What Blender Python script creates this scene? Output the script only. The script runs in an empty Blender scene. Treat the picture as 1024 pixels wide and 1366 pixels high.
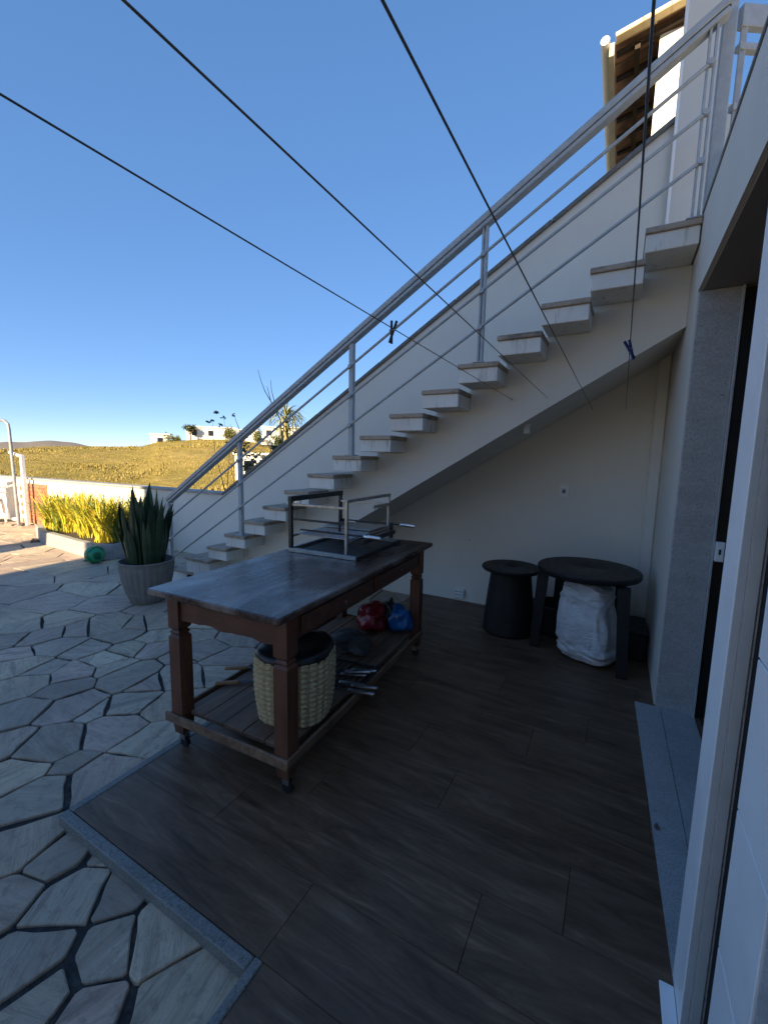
import bpy, bmesh, math, random
from mathutils import Vector, Matrix, noise
random.seed(7)
R = math.radians
scene = bpy.context.scene
COL = scene.collection

# ------------------------------------------------------------------ camera
CAM_H = 1.5
YAW, PITCH, ROLL, FPX = R(28.75), R(7.26), R(-1.12), 563.8      # focal length in pixels of a 1024 px wide picture
_f = Vector((-math.sin(YAW)*math.cos(PITCH), math.cos(YAW)*math.cos(PITCH), -math.sin(PITCH)))
_r = Vector((math.cos(YAW), math.sin(YAW), 0)); _d = _f.cross(_r)
_r2 = math.cos(ROLL)*_r + math.sin(ROLL)*_d; _d2 = -math.sin(ROLL)*_r + math.cos(ROLL)*_d
cam = bpy.data.cameras.new('camera'); camo = bpy.data.objects.new('camera', cam); COL.objects.link(camo)
cam.sensor_fit = 'HORIZONTAL'; cam.sensor_width = 36; cam.lens = FPX/1024*36
cam.clip_start = 0.02; cam.clip_end = 20000
_m = Matrix((_r2, -_d2, -_f)).transposed().to_4x4(); _m.translation = (0, 0, CAM_H)
camo.matrix_world = _m
scene.camera = camo
def at(px, py, x=None, y=None, z=None):        # pixel of the 1024 px picture -> point on a plane
    v = _r2*((px-512)/FPX) + _d2*((py-683)/FPX) + _f
    t = x/v.x if x is not None else (y/v.y if y is not None else (z-CAM_H)/v.z)
    return Vector((0, 0, CAM_H)) + v*t

# ------------------------------------------------------------------ world, sun, exposure
SUN_EL, SUN_AZ = R(24), R(173)          # azimuth clockwise from +Y: the sun stands behind the camera
w = bpy.data.worlds.new('World'); scene.world = w; w.use_nodes = True
nt = w.node_tree; bg = nt.nodes['Background']
sky = nt.nodes.new('ShaderNodeTexSky'); sky.sky_type = 'NISHITA'; sky.sun_disc = False
sky.sun_elevation = SUN_EL; sky.sun_rotation = SUN_AZ; sky.altitude = 300
sky.air_density = 0.45; sky.dust_density = 0.0; sky.ozone_density = 2.0
hsv = nt.nodes.new('ShaderNodeHueSaturation'); hsv.inputs['Hue'].default_value = 0.509; hsv.inputs['Saturation'].default_value = 1.84
gam = nt.nodes.new('ShaderNodeGamma'); gam.inputs[1].default_value = 0.42
nt.links.new(sky.outputs[0], gam.inputs[0]); nt.links.new(gam.outputs[0], hsv.inputs['Color']); nt.links.new(hsv.outputs[0], bg.inputs[0]); bg.inputs[1].default_value = 0.15
sl = bpy.data.lights.new('sun', 'SUN'); sl.energy = 4.0; sl.angle = R(0.53); sl.color = (1.0, 0.79, 0.51)
so = bpy.data.objects.new('sun', sl); COL.objects.link(so)
_sd = Vector((-math.sin(SUN_AZ)*math.cos(SUN_EL), -math.cos(SUN_AZ)*math.cos(SUN_EL), -math.sin(SUN_EL)))
so.rotation_euler = _sd.to_track_quat('-Z', 'Y').to_euler(); so.location = (0, -6, 20)
vs = scene.view_settings
vs.view_transform = 'Standard'; vs.look = 'None'; vs.gamma = 1; vs.use_curve_mapping = False
vs.exposure = 1.85

# ------------------------------------------------------------------ materials
class NT:
    def __init__(s, name):
        s.m = bpy.data.materials.new(name); s.m.use_nodes = True
        s.t = s.m.node_tree; s.b = s.t.nodes['Principled BSDF']
    def n(s, typ, **k):
        q = s.t.nodes.new('ShaderNode'+typ)
        for a, v in k.items(): setattr(q, a, v)
        return q
    def l(s, a, b): s.t.links.new(a, b)
    def coords(s, scale=(1, 1, 1), world=False, rot=(0, 0, 0)):
        mp = s.n('Mapping'); mp.inputs['Scale'].default_value = scale; mp.inputs['Rotation'].default_value = rot
        if world: s.l(s.n('NewGeometry').outputs['Position'], mp.inputs[0])
        else: s.l(s.n('TexCoord').outputs['Object'], mp.inputs[0])
        return mp.outputs[0]
    def noise(s, co, scale, detail=6, rough=.6, dist=0):
        q = s.n('TexNoise'); s.l(co, q.inputs['Vector'])
        q.inputs['Scale'].default_value = scale; q.inputs['Detail'].default_value = detail
        q.inputs['Roughness'].default_value = rough; q.inputs['Distortion'].default_value = dist
        return q.outputs['Fac']
    def ramp(s, fac, stops):
        q = s.n('ValToRGB'); s.l(fac, q.inputs[0]); e = q.color_ramp.elements
        while len(e) < len(stops): e.new(.5)
        for i, (p, c) in enumerate(stops):
            e[i].position = p; e[i].color = (*c, 1) if not isinstance(c, (int, float)) else (c, c, c, 1)
        return q.outputs['Color']
    def mix(s, fac, a, b, mode='MIX'):
        q = s.n('Mix', data_type='RGBA', blend_type=mode)
        if isinstance(fac, (int, float)): q.inputs[0].default_value = fac
        else: s.l(fac, q.inputs[0])
        for v, i in ((a, 6), (b, 7)):
            if isinstance(v, tuple): q.inputs[i].default_value = (*v, 1)
            else: s.l(v, q.inputs[i])
        return q.outputs[2]
    def math(s, op, a, b=0.0):
        q = s.n('Math', operation=op)
        for v, i in ((a, 0), (b, 1)):
            if isinstance(v, (int, float)): q.inputs[i].default_value = v
            else: s.l(v, q.inputs[i])
        return q.outputs[0]
    def bump(s, h, strength=.3, dist=.01, prev=None):
        q = s.n('Bump'); q.inputs['Strength'].default_value = strength; q.inputs['Distance'].default_value = dist
        s.l(h, q.inputs['Height'])
        if prev is not None: s.l(prev, q.inputs['Normal'])
        s.l(q.outputs[0], s.b.inputs['Normal']); return q.outputs[0]
    def done(s, col=None, rough=None, metal=None, spec=None):
        for v, k in ((col, 'Base Color'), (rough, 'Roughness'), (metal, 'Metallic'), (spec, 'Specular IOR Level')):
            if v is None: continue
            if isinstance(v, tuple): s.b.inputs[k].default_value = (*v, 1)
            elif isinstance(v, (int, float)): s.b.inputs[k].default_value = v
            else: s.l(v, s.b.inputs[k])
        return s.m
def objrand(t):
    g = t.n('ObjectInfo').outputs['Random']; i = t.n('NewGeometry').outputs['Random Per Island']
    return t.math('FRACT', t.math('ADD', g, i))
def simple(name, col, rough=.5, metal=0, var=.25, scale=12, bump=.08, bscale=90, spec=.5, world=True):
    t = NT(name); co = t.coords(world=world)
    a = t.noise(co, scale); c2 = tuple(c*(1-var) for c in col); c1 = tuple(min(1, c*(1+var*.6)) for c in col)
    c = t.ramp(a, [(.3, c2), (.7, c1)])
    r = t.ramp(t.noise(co, scale*2.3), [(.3, max(.03, rough-.1)), (.7, min(1, rough+.1))])
    if bump: t.bump(t.noise(co, bscale), bump, .004)
    return t.done(c, r, metal, spec)
def plaster(name, col, stain=.25):
    t = NT(name); co = t.coords(world=True)
    big = t.noise(co, .9, 5, .55); fine = t.noise(co, 160, 3)
    c = t.ramp(big, [(.3, tuple(v*(1-stain*.45) for v in col)), (.65, col)])
    drip = t.noise(t.coords((9, 9, .7), world=True), 1.0, 5, .65)
    c = t.mix(t.ramp(drip, [(.58, 0.0), (.8, stain)]), c, tuple(v*.62 for v in col))
    spots = t.noise(co, 14, 3); c = t.mix(t.ramp(spots, [(.68, 0.0), (.78, stain*.6)]), c, tuple(v*.6 for v in col))
    b = t.bump(fine, .12, .002); t.bump(t.noise(co, 7, 3), .08, .02, b)
    return t.done(c, .75, 0, .3)
def granite(name, a, b, rough=.55):
    t = NT(name); co = t.coords(world=True)
    n1 = t.noise(co, 130, 4, .7); v = t.n('TexVoronoi'); t.l(co, v.inputs['Vector']); v.inputs['Scale'].default_value = 220
    c = t.ramp(n1, [(.35, a), (.6, b)])
    c = t.mix(t.ramp(t.noise(co, 45, 5, .7), [(.62, 0.0), (.72, .75)]), c, tuple(x*.3 for x in a))
    c = t.mix(t.ramp(t.noise(t.coords((1, 1, 2.2), True), 6, 4), [(.4, 0.0), (.75, .4)]), c, tuple(x*.7 for x in a))
    t.bump(n1, .15, .002); return t.done(c, rough)
M = {}
M['wall'] = plaster('white_plaster', (.74, .70, .63))
M['wall_far'] = plaster('sunlit_plaster', (.74, .71, .64), .12)
M['garden_wall'] = plaster('garden_plaster', (.76, .72, .64), .2)
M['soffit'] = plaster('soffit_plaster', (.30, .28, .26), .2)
M['granite'] = granite('grey_granite', (.34, .335, .33), (.52, .515, .51), .5)
M['granite_dark'] = granite('dark_granite_cap', (.10, .095, .085), (.22, .21, .195), .6)
M['edge'] = granite('grey_edge_strip', (.11, .11, .10), (.25, .25, .235), .65)
M['kerb'] = granite('pale_granite_edge', (.22, .22, .215), (.40, .40, .39), .6)
def m_tread():
    t = NT('stone_tread'); co = t.coords(world=True)
    c = t.ramp(t.noise(co, 9, 6, .7), [(.3, (.20, .145, .105)), (.5, (.44, .345, .26)), (.75, (.32, .245, .185))])
    c = t.mix(t.ramp(t.noise(co, 3), [(.52, 0.0), (.72, .75)]), c, (.075, .06, .05))
    t.bump(t.noise(co, 70), .3, .004); return t.done(c, .7)
M['tread'] = m_tread()
def m_stepbody():
    t = NT('step_paint'); co = t.coords(world=True)
    c = t.ramp(t.noise(co, 2, 4), [(.35, (.70, .67, .61)), (.65, (.82, .79, .73))])
    d = t.noise(t.coords((16, 16, 2.5), True), 1.0, 6, .7)
    c = t.mix(t.ramp(d, [(.56, 0.0), (.74, .75)]), c, (.13, .115, .095))
    t.bump(t.noise(co, 120), .1, .002); return t.done(c, .7, 0, .3)
M['stepbody'] = m_stepbody()
def m_flag():
    t = NT('flagstone'); r = objrand(t)
    off = t.n('CombineXYZ')
    t.l(t.math('MULTIPLY', r, 37.0), off.inputs[0]); t.l(t.math('MULTIPLY', r, 91.0), off.inputs[1])
    p = t.n('VectorMath', operation='ADD'); t.l(t.n('NewGeometry').outputs['Position'], p.inputs[0]); t.l(off.outputs[0], p.inputs[1])
    vr = t.n('VectorRotate', rotation_type='Z_AXIS'); t.l(p.outputs[0], vr.inputs['Vector']); t.l(t.math('MULTIPLY', r, 25.0), vr.inputs['Angle'])
    mp = t.n('Mapping'); mp.inputs['Scale'].default_value = (1.2, 7, 3); t.l(vr.outputs[0], mp.inputs[0])
    base = t.ramp(r, [(0, (.56, .45, .31)), (.15, (.66, .54, .39)), (.3, (.42, .34, .26)), (.45, (.70, .54, .36)), (.6, (.50, .37, .27)), (.72, (.62, .46, .36)), (.86, (.36, .285, .215)), (1, (.62, .52, .40))])
    streak = t.noise(mp.outputs[0], 2.2, 8, .68, .7)
    c = t.mix(t.ramp(streak, [(.30, .85), (.5, 0.0)]), base, (.22, .165, .12))
    c = t.mix(t.ramp(streak, [(.54, 0.0), (.72, .6)]), c, (.78, .68, .53))
    c = t.mix(t.ramp(t.noise(t.coords(world=True), 22, 5, .7), [(.52, 0.0), (.70, .6)]), c, (.16, .13, .105))
    c = t.mix(t.ramp(t.noise(t.coords(world=True), 1.3, 5, .6), [(.42, .45), (.62, 0.0)]), c, (.27, .22, .18))
    g = t.n('SeparateXYZ'); t.l(t.n('NewGeometry').outputs['Normal'], g.inputs[0])
    b1 = t.bump(t.noise(mp.outputs[0], 3.0, 10, .72, .5), .9, .016)
    t.bump(t.noise(t.coords(world=True), 60, 5, .7), .35, .004, b1)
    return t.done(c, t.ramp(streak, [(.3, .55), (.7, .75)]), 0, .35)
M['flag'] = m_flag()
def m_mortar():
    t = NT('dark_mortar'); co = t.coords(world=True)
    c = t.ramp(t.noise(co, 25, 6, .7), [(.35, (.022, .022, .024)), (.6, (.06, .058, .056)), (.75, (.11, .10, .09))])
    t.bump(t.noise(co, 140, 6), .6, .006); return t.done(c, .9, 0, .2)
M['mortar'] = m_mortar()
def m_plank():
    t = NT('wood_look_tile'); r = objrand(t)
    off = t.n('CombineXYZ'); t.l(t.math('MULTIPLY', r, 53.0), off.inputs[0]); t.l(t.math('MULTIPLY', r, 17.0), off.inputs[1])
    p = t.n('VectorMath', operation='ADD'); t.l(t.n('NewGeometry').outputs['Position'], p.inputs[0]); t.l(off.outputs[0], p.inputs[1])
    mp = t.n('Mapping'); mp.inputs['Scale'].default_value = (1.1, 8, 1); t.l(p.outputs[0], mp.inputs[0])
    g = t.noise(mp.outputs[0], 2.0, 11, .74, .8)
    c = t.ramp(g, [(.30, (.036, .019, .010)), (.44, (.10, .057, .033)), (.56, (.155, .092, .056)), (.70, (.28, .185, .12))])
    c = t.mix(t.ramp(t.noise(p.outputs[0], 2.3, 4), [(.42, 0.0), (.66, .55)]), c, (.18, .112, .070))
    c = t.mix(t.ramp(r, [(0, .12), (1, .0)]), c, (.03, .025, .022))
    dust = t.noise(t.coords(world=True), 5, 7, .75)
    rg = t.ramp(dust, [(.3, .30), (.7, .52)])
    t.bump(g, .15, .003); return t.done(c, rg, 0, .32)
M['plank'] = m_plank()
M['grout'] = simple('floor_grout', (.03, .028, .027), .9)
def m_wood(name, dark, mid, lite, axis='Y', rough=.5, wear_sheen=None):
    t = NT(name)
    sc = {'X': (1.2, 14, 14), 'Y': (14, 1.2, 14), 'Z': (14, 14, 1.2)}[axis]
    co = t.coords(sc); g = t.noise(co, 1.6, 8, .65, .6)
    c = t.ramp(g, [(.3, dark), (.5, mid), (.72, lite)])
    c = t.mix(t.ramp(t.noise(t.coords(), 5, 6, .7), [(.5, 0.0), (.75, .5)]), c, tuple(v*.45 for v in dark))
    rr = t.ramp(g, [(.3, rough-.08), (.7, rough+.1)])
    if wear_sheen:
        wn = t.noise(t.coords((3.0, 1.5, 1)), 1.5, 8, .68, .6)
        fac = t.ramp(wn, [(.48, 0.0), (.70, .62)])
        c = t.mix(fac, c, wear_sheen)  # pale patches: wear, with the sky's sheen painted into the colour
    t.bump(g, .2, .003); return t.done(c, rr)
M['table_top'] = m_wood('table_top_wood', (.022, .010, .007), (.058, .027, .018), (.11, .056, .038), 'Y', .28, (.40, .35, .31))
M['table_wood'] = m_wood('table_wood', (.055, .020, .012), (.115, .043, .024), (.17, .068, .037), 'Z', .5)
M['table_rail'] = m_wood('table_rail_wood', (.050, .019, .012), (.105, .041, .024), (.16, .066, .037), 'X', .5)
M['shelf_wood'] = m_wood('shelf_wood', (.075, .042, .026), (.17, .10, .062), (.29, .185, .118), 'Y', .6)
M['steel'] = simple('dull_steel', (.42, .42, .42), .38, 1, .3, 30, .05)
M['steel_dark'] = simple('sooty_steel', (.07, .068, .066), .5, .6, .4, 25, .1)
M['steel_bright'] = simple('polished_steel', (.78, .78, .78), .18, 1, .1, 30, 0)
M['rail'] = simple('grey_rail_paint', (.42, .44, .45), .42, 0, .15, 20, .04)
M['rail_dark'] = simple('rail_joint', (.05, .052, .055), .5)
M['black_plastic'] = simple('black_plastic', (.010, .0105, .012), .55, 0, .3, 10, .05)
M['black_bag'] = simple('black_bag_film', (.012, .012, .014), .35, 0, .3, 10, .1)
def m_bag():
    t = NT('white_sack'); co = t.coords((1, 1, 1.6))
    c = t.ramp(t.noise(co, 6, 5), [(.3, (.58, .59, .60)), (.7, (.80, .80, .80))])
    b = t.bump(t.noise(co, 9, 6, .6, 2.2), .7, .03)
    return t.done(c, .38, 0, .5)
M['sack'] = m_bag()
def m_straw():
    t = NT('straw_rope'); co = t.coords((1, 1, 1))
    f = t.noise(t.coords((30, 30, 90)), 2.0, 5, .7)
    c = t.ramp(f, [(.3, (.26, .19, .10)), (.55, (.52, .42, .25)), (.75, (.66, .57, .38))])
    t.bump(f, .5, .004); return t.done(c, .8, 0, .25)
M['straw'] = m_straw()
M['pot'] = simple('cement_pot', (.22, .20, .18), .8, 0, .25, 10, .25, 60)
M['soil'] = simple('soil', (.05, .036, .026), .95, 0, .4, 40, .6, 60)
def m_leaf(name, a, b, edge=None, rough=.45, trans=.0):
    t = NT(name); r = objrand(t)
    c = t.mix(r, a, b)
    band = t.noise(t.coords((6, 6, 26)), 1.0, 4, .6)
    c = t.mix(t.ramp(band, [(.42, 0.0), (.62, .45)]), c, tuple(x*.55 for x in a))
    t.b.inputs['Subsurface Weight'].default_value = 0
    m = t.done(c, rough, 0, .4)
    return m
M['snake_leaf'] = m_leaf('snake_plant_leaf', (.022, .045, .020), (.050, .085, .040))
M['leaf_yellow'] = m_leaf('yellow_strap_leaf', (.62, .56, .04), (.40, .44, .05), rough=.5)
M['leaf_gold'] = m_leaf('golden_strap_leaf', (.70, .56, .05), (.58, .42, .03), rough=.5)
M['leaf_green'] = m_leaf('green_strap_leaf', (.08, .16, .03), (.22, .28, .05))
M['leaf_dark'] = m_leaf('dark_leaf', (.025, .042, .02), (.06, .085, .035))
M['leaf_olive'] = m_leaf('olive_leaf', (.10, .12, .035), (.20, .20, .06), rough=.6)
M['leaf_yucca'] = m_leaf('yucca_leaf', (.16, .20, .07), (.30, .30, .13))
M['bark'] = simple('bark', (.16, .11, .075), .9, 0, .4, 20, .5, 40)
M['bark_gold'] = simple('yucca_trunk', (.38, .26, .11), .9, 0, .4, 20, .5, 40)
def m_hill():
    t = NT('dry_grass_hill'); co = t.coords(world=True)
    big = t.noise(co, .045, 6, .6); mid = t.noise(t.coords((1, 1, 2), True), .35, 8, .7); fine = t.noise(t.coords((1, 1, .4), True), 3.0, 6, .75)
    c = t.ramp(big, [(.3, (.30, .245, .065)), (.5, (.38, .29, .085)), (.7, (.45, .33, .12))])
    c = t.mix(t.ramp(mid, [(.42, .6), (.58, 0.0)]), c, (.22, .185, .045))
    c = t.mix(t.ramp(mid, [(.58, 0.0), (.72, .6)]), c, (.52, .40, .17))
    c = t.mix(t.ramp(fine, [(.4, .5), (.6, 0.0)]), c, (.20, .165, .045))
    b = t.bump(fine, .6, .5); t.bump(mid, .6, 1.4, b)
    return t.done(c, .95, 0, .1)
M['hill'] = m_hill()
M['tuft'] = m_leaf('grass_tuft', (.34, .27, .08), (.27, .22, .06), rough=.8)
M['earth'] = simple('bare_earth', (.46, .27, .15), .95, 0, .25, .6, .4, 4)
M['far'] = simple('far_hill', (.17, .155, .14), .95, 0, .3, .01, 0)
M['green_ball'] = None
def m_ball():
    t = NT('green_ball'); wv = t.n('TexWave', wave_type='BANDS'); t.l(t.coords(), wv.inputs['Vector'])
    wv.inputs['Scale'].default_value = 5; wv.inputs['Distortion'].default_value = 6
    c = t.ramp(wv.outputs['Fac'], [(.35, (.0, .11, .045)), (.6, (.015, .30, .13))]); return t.done(c, .3)
M['green_ball'] = m_ball()
M['white_plastic'] = simple('white_plastic', (.80, .80, .78), .4, 0, .06, 6, 0)
M['white_alu'] = simple('white_aluminium', (.90, .90, .90), .42, 0, .05, 4, .02)
M['grey_alu'] = simple('grey_trim_and_shade', (.44, .44, .43), .5, 0, .1, 9, .03)  # plain grey on fittings; on the guide lips it paints in shade
M['gap'] = simple('black_gap', (.01, .01, .01), .9)
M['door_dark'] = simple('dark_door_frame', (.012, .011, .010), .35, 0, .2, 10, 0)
t = NT('dark_glass'); t.b.inputs['Base Color'].default_value = (.012, .013, .014, 1); t.b.inputs['Roughness'].default_value = .06
M['glass'] = t.m
M['brick'] = simple('brick', (.33, .15, .085), .85, 0, .3, 14, .3)
M['roof_tile'] = simple('clay_roof_tile', (.30, .17, .095), .85, 0, .35, 9, .3, 50)
M['timber'] = simple('roof_timber', (.035, .02, .012), .8, 0, .3, 15, .2)
M['fascia'] = simple('beige_fascia', (.50, .44, .34), .7, 0, .15, 8, .05)
M['verge'] = simple('yellowish_verge', (.72, .58, .36), .7, 0, .15, 8, .05)
M['wire'] = simple('wire', (.11, .105, .10), .45, .3, .2, 20, 0)
M['pin_black'] = simple('black_peg', (.01, .01, .012), .4)
M['pin_blue'] = simple('blue_peg', (.012, .03, .16), .4)
M['red_film'] = simple('red_packet', (.22, .012, .022), .28, 0, .4, 14, .2, 30)
M['blue_film'] = simple('blue_bag', (.012, .12, .36), .3, 0, .4, 12, .2, 30)
M['pale_film'] = simple('pale_packet', (.55, .55, .55), .3, 0, .3, 20, .1)
M['grey_cloth'] = simple('grey_rag', (.07, .066, .064), .9, 0, .4, 14, .4, 30)
M['handle_wood'] = simple('handle_wood', (.30, .16, .07), .55, 0, .3, 14, .1)
M['grey_pole'] = simple('grey_pole', (.30, .31, .33), .5, .3)
M['white_house'] = plaster('white_house', (.72, .71, .68), .1)
M['window'] = M['glass']

# ------------------------------------------------------------------ mesh helpers
def V3(*a): return Vector(a)
class MB:
    def __init__(s): s.v = []; s.f = []
    def add(s, vs, fs):
        o = len(s.v); s.v += [tuple(v) for v in vs]; s.f += [tuple(i+o for i in f) for f in fs]; return s
    def box(s, a, b, c=0.0, rz=0, mat=None):
        x0, y0, z0 = a; x1, y1, z1 = b
        if c > 0:
            bm = bmesh.new(); bmesh.ops.create_cube(bm, size=1)
            for v in bm.verts: v.co = Vector(((x0+x1)/2+v.co.x*(x1-x0), (y0+y1)/2+v.co.y*(y1-y0), (z0+z1)/2+v.co.z*(z1-z0)))
            bmesh.ops.bevel(bm, geom=bm.edges[:], offset=c, segments=1, profile=.5, affect='EDGES')
            bm.verts.index_update(); vs = [v.co.copy() for v in bm.verts]; fs = [[v.index for v in f.verts] for f in bm.faces]; bm.free()
        else:
            vs = [Vector(p) for p in ((x0,y0,z0),(x1,y0,z0),(x1,y1,z0),(x0,y1,z0),(x0,y0,z1),(x1,y0,z1),(x1,y1,z1),(x0,y1,z1))]
            fs = [(0,3,2,1),(4,5,6,7),(0,1,5,4),(1,2,6,5),(2,3,7,6),(3,0,4,7)]
        if mat is not None: vs = [mat @ v for v in vs]
        return s.add(vs, fs)
    def bar(s, p, q, wd, ht, up=(0, 0, 1), c=0.0):           # rectangular bar from p to q
        p = Vector(p); q = Vector(q); d = q-p; L = d.length; d.normalize()
        u = Vector(up); sx = d.cross(u)
        if sx.length < 1e-4: sx = Vector((1, 0, 0))
        sx.normalize(); u = sx.cross(d)
        m = Matrix((sx, d, u)).transposed().to_4x4(); m.translation = p
        return s.box((-wd/2, 0, -ht/2), (wd/2, L, ht/2), c, mat=m)
    def tube(s, pts, r, n=8, cap=True):
        pts = [Vector(p) for p in pts]; rs = r if isinstance(r, (list, tuple)) else [r]*len(pts)
        vs = []; fs = []; pu = None
        for i, p in enumerate(pts):
            d = (pts[min(i+1, len(pts)-1)]-pts[max(i-1, 0)]).normalized()
            u = (pu if pu else (Vector((0, 0, 1)) if abs(d.z) < .9 else Vector((1, 0, 0))))
            u = (u-d*u.dot(d)).normalized(); pu = u; b = d.cross(u)
            vs += [p+(u*math.cos(2*math.pi*k/n)+b*math.sin(2*math.pi*k/n))*rs[i] for k in range(n)]
        for i in range(len(pts)-1):
            for k in range(n): fs.append((i*n+k, i*n+(k+1) % n, (i+1)*n+(k+1) % n, (i+1)*n+k))
        if cap: fs += [tuple(range(n-1, -1, -1)), tuple((len(pts)-1)*n+k for k in range(n))]
        return s.add(vs, fs)
    def lathe(s, prof, c=(0, 0, 0), n=32, fn=None):
        c = Vector(c); vs = []; fs = []
        for i, (r, z) in enumerate(prof):
            for k in range(n):
                a = 2*math.pi*k/n; rr = fn(r, z, a) if fn else r
                vs.append(c+Vector((rr*math.cos(a), rr*math.sin(a), z)))
        for i in range(len(prof)-1):
            for k in range(n): fs.append((i*n+k, i*n+(k+1) % n, (i+1)*n+(k+1) % n, (i+1)*n+k))
        fs += [tuple(range(n-1, -1, -1)), tuple((len(prof)-1)*n+k for k in range(n))]
        return s.add(vs, fs)
    def prism(s, poly, axis, a, b):                          # poly of 2-D points extruded along 'x' 'y' or 'z'
        def P(u, v, w): return {'y': (u, w, v), 'x': (w, u, v), 'z': (u, v, w)}[axis]
        n = len(poly); vs = [P(u, v, a) for u, v in poly]+[P(u, v, b) for u, v in poly]
        fs = [tuple(range(n)), tuple(range(2*n-1, n-1, -1))]+[(i, i+n, (i+1) % n+n, (i+1) % n) for i in range(n)]
        return s.add(vs, fs)
    def mesh(s, name, mat, smooth=False, fix=True):
        me = bpy.data.meshes.new(name); me.from_pydata(s.v, [], s.f)
        if fix:
            bm = bmesh.new(); bm.from_mesh(me); bmesh.ops.recalc_face_normals(bm, faces=bm.faces[:]); bm.to_mesh(me); bm.free()
        if mat: me.materials.append(M[mat] if isinstance(mat, str) else mat)
        if smooth:
            me.polygons.foreach_set('use_smooth', [True]*len(me.polygons))
            if smooth != 'all':
                try: me.set_sharp_from_angle(angle=R(smooth if smooth > 1 else 40))
                except Exception: pass
        return me
    def build(s, name, mat, parent=None, smooth=False, fix=True, loc=None):
        return link(name, s.mesh(name, mat, smooth, fix), parent, loc)
def link(name, me, parent=None, loc=None):
    o = bpy.data.objects.new(name, me); COL.objects.link(o)
    if parent: o.parent = parent
    if loc is not None: o.location = loc
    return o
def tag(o, label, cat, group=None):
    o['label'] = label; o['category'] = cat
    if group: o['group'] = group
    return o
def thing(name, label, cat, loc=(0, 0, 0), rz=0, group=None):
    o = bpy.data.objects.new(name, None); COL.objects.link(o); o.location = loc; o.rotation_euler = (0, 0, rz)
    o.empty_display_size = .1
    return tag(o, label, cat, group)
def struct(o): o['kind'] = 'structure'; return o
def stuff(o): o['kind'] = 'stuff'; return o
def fr(a, b): return random.uniform(a, b)

# ================================================================== the large structure
YW, XW = 4.25, 0.309                # stair wall plane, house wall plane
ST_Y = 3.10                         # outer ends of the steps
def sx(k): return 0.032-0.283*(15-k)
def sz(k): return 2.88-0.1705*(15-k)

# ---- terrain sheet reaching the horizon, hillside, far hills
def crest(az):          # slope (height over distance) of the hill's skyline against azimuth, degrees from +Y
    pts = [(-120, .004), (-95, .005), (-80, .004), (-70.8, .004), (-66, .012), (-62, .0125), (-58.8, .0135), (-56, .028), (-51.6, .034), (-48, .034), (-43.5, .024), (-38, .012), (-20, .0), (0, -.01), (40, -.01)]
    for (a, x), (b, y) in zip(pts, pts[1:]):
        if a <= az <= b: u = (az-a)/(b-a); u = u*u*(3-2*u); return x+(y-x)*u
    return pts[-1][1]
def hill_z(az, d):
    top = CAM_H+crest(az)*95
    u = max(0, min(1, (d-22)/73)); u2 = u**1.15
    z = -3.2+(top+3.2)*u2
    if d > 95: z = top-(d-95)*.10
    p = Vector((math.sin(R(az))*d, math.cos(R(az))*d, 0))
    z += (noise.noise(p*.06)*1.1+noise.noise(p*.2)*.3)*min(1, max(0, (d-18)/25))*(1 if d < 85 else .35)
    return z
g = MB()
N = 72
g.lathe([(.5, -3.4), (60, -3.4), (400, -8), (3000, -20), (15000, -60)], n=N)
struct(g.build('ground', 'hill'))
g = MB(); azs = [i*1.5 for i in range(-80, 28)]; ds = [14, 18, 22, 26, 30, 34, 38, 42, 46, 50, 54, 58, 62, 66, 70, 75, 80, 85, 90, 95, 100, 108, 120, 150]
vs = []; fs = []
for i, a in enumerate(azs):
    for j, d in enumerate(ds): vs.append((math.sin(R(a))*d, math.cos(R(a))*d, hill_z(a, d)))
nd = len(ds)
for i in range(len(azs)-1):
    for j in range(nd-1): fs.append((i*nd+j, i*nd+j+1, (i+1)*nd+j+1, (i+1)*nd+j))
g.add(vs, fs); struct(g.build('hillside', 'hill', smooth='all'))
def hillp(az, d, dz=0): return Vector((math.sin(R(az))*d, math.cos(R(az))*d, hill_z(az, d)+dz))
# bare patches of earth, slightly over the slope
def far_ridge(name, dist, az0, az1, base, amp, seed):
    g = MB(); vs = []; fs = []; n = 60
    for i in range(n+1):
        a = az0+(az1-az0)*i/n; e = math.sin(math.pi*i/n)**.5
        h = CAM_H+dist*(base+amp*(noise.noise(Vector((a*.13+seed, seed, 0)))+.6*noise.noise(Vector((a*.5, seed, 3)))))*e
        for d, z in ((dist*.9, -25), (dist, h), (dist*1.25, -25)): vs.append((math.sin(R(a))*d, math.cos(R(a))*d, z))
    for i in range(n):
        for j in range(2): fs.append((i*3+j, i*3+j+1, i*3+4+j, i*3+3+j))
    g.add(vs, fs); return struct(g.build(name, 'far', smooth='all'))
far_ridge('far_hills', 1400, -95, -56, .010, .010, 4.1)
far_ridge('far_hills', 900, -72.5, -62, .020, .008, 9.3)
far_ridge('far_hills', 2600, -130, 20, .006, .004, 2.2)

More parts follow.
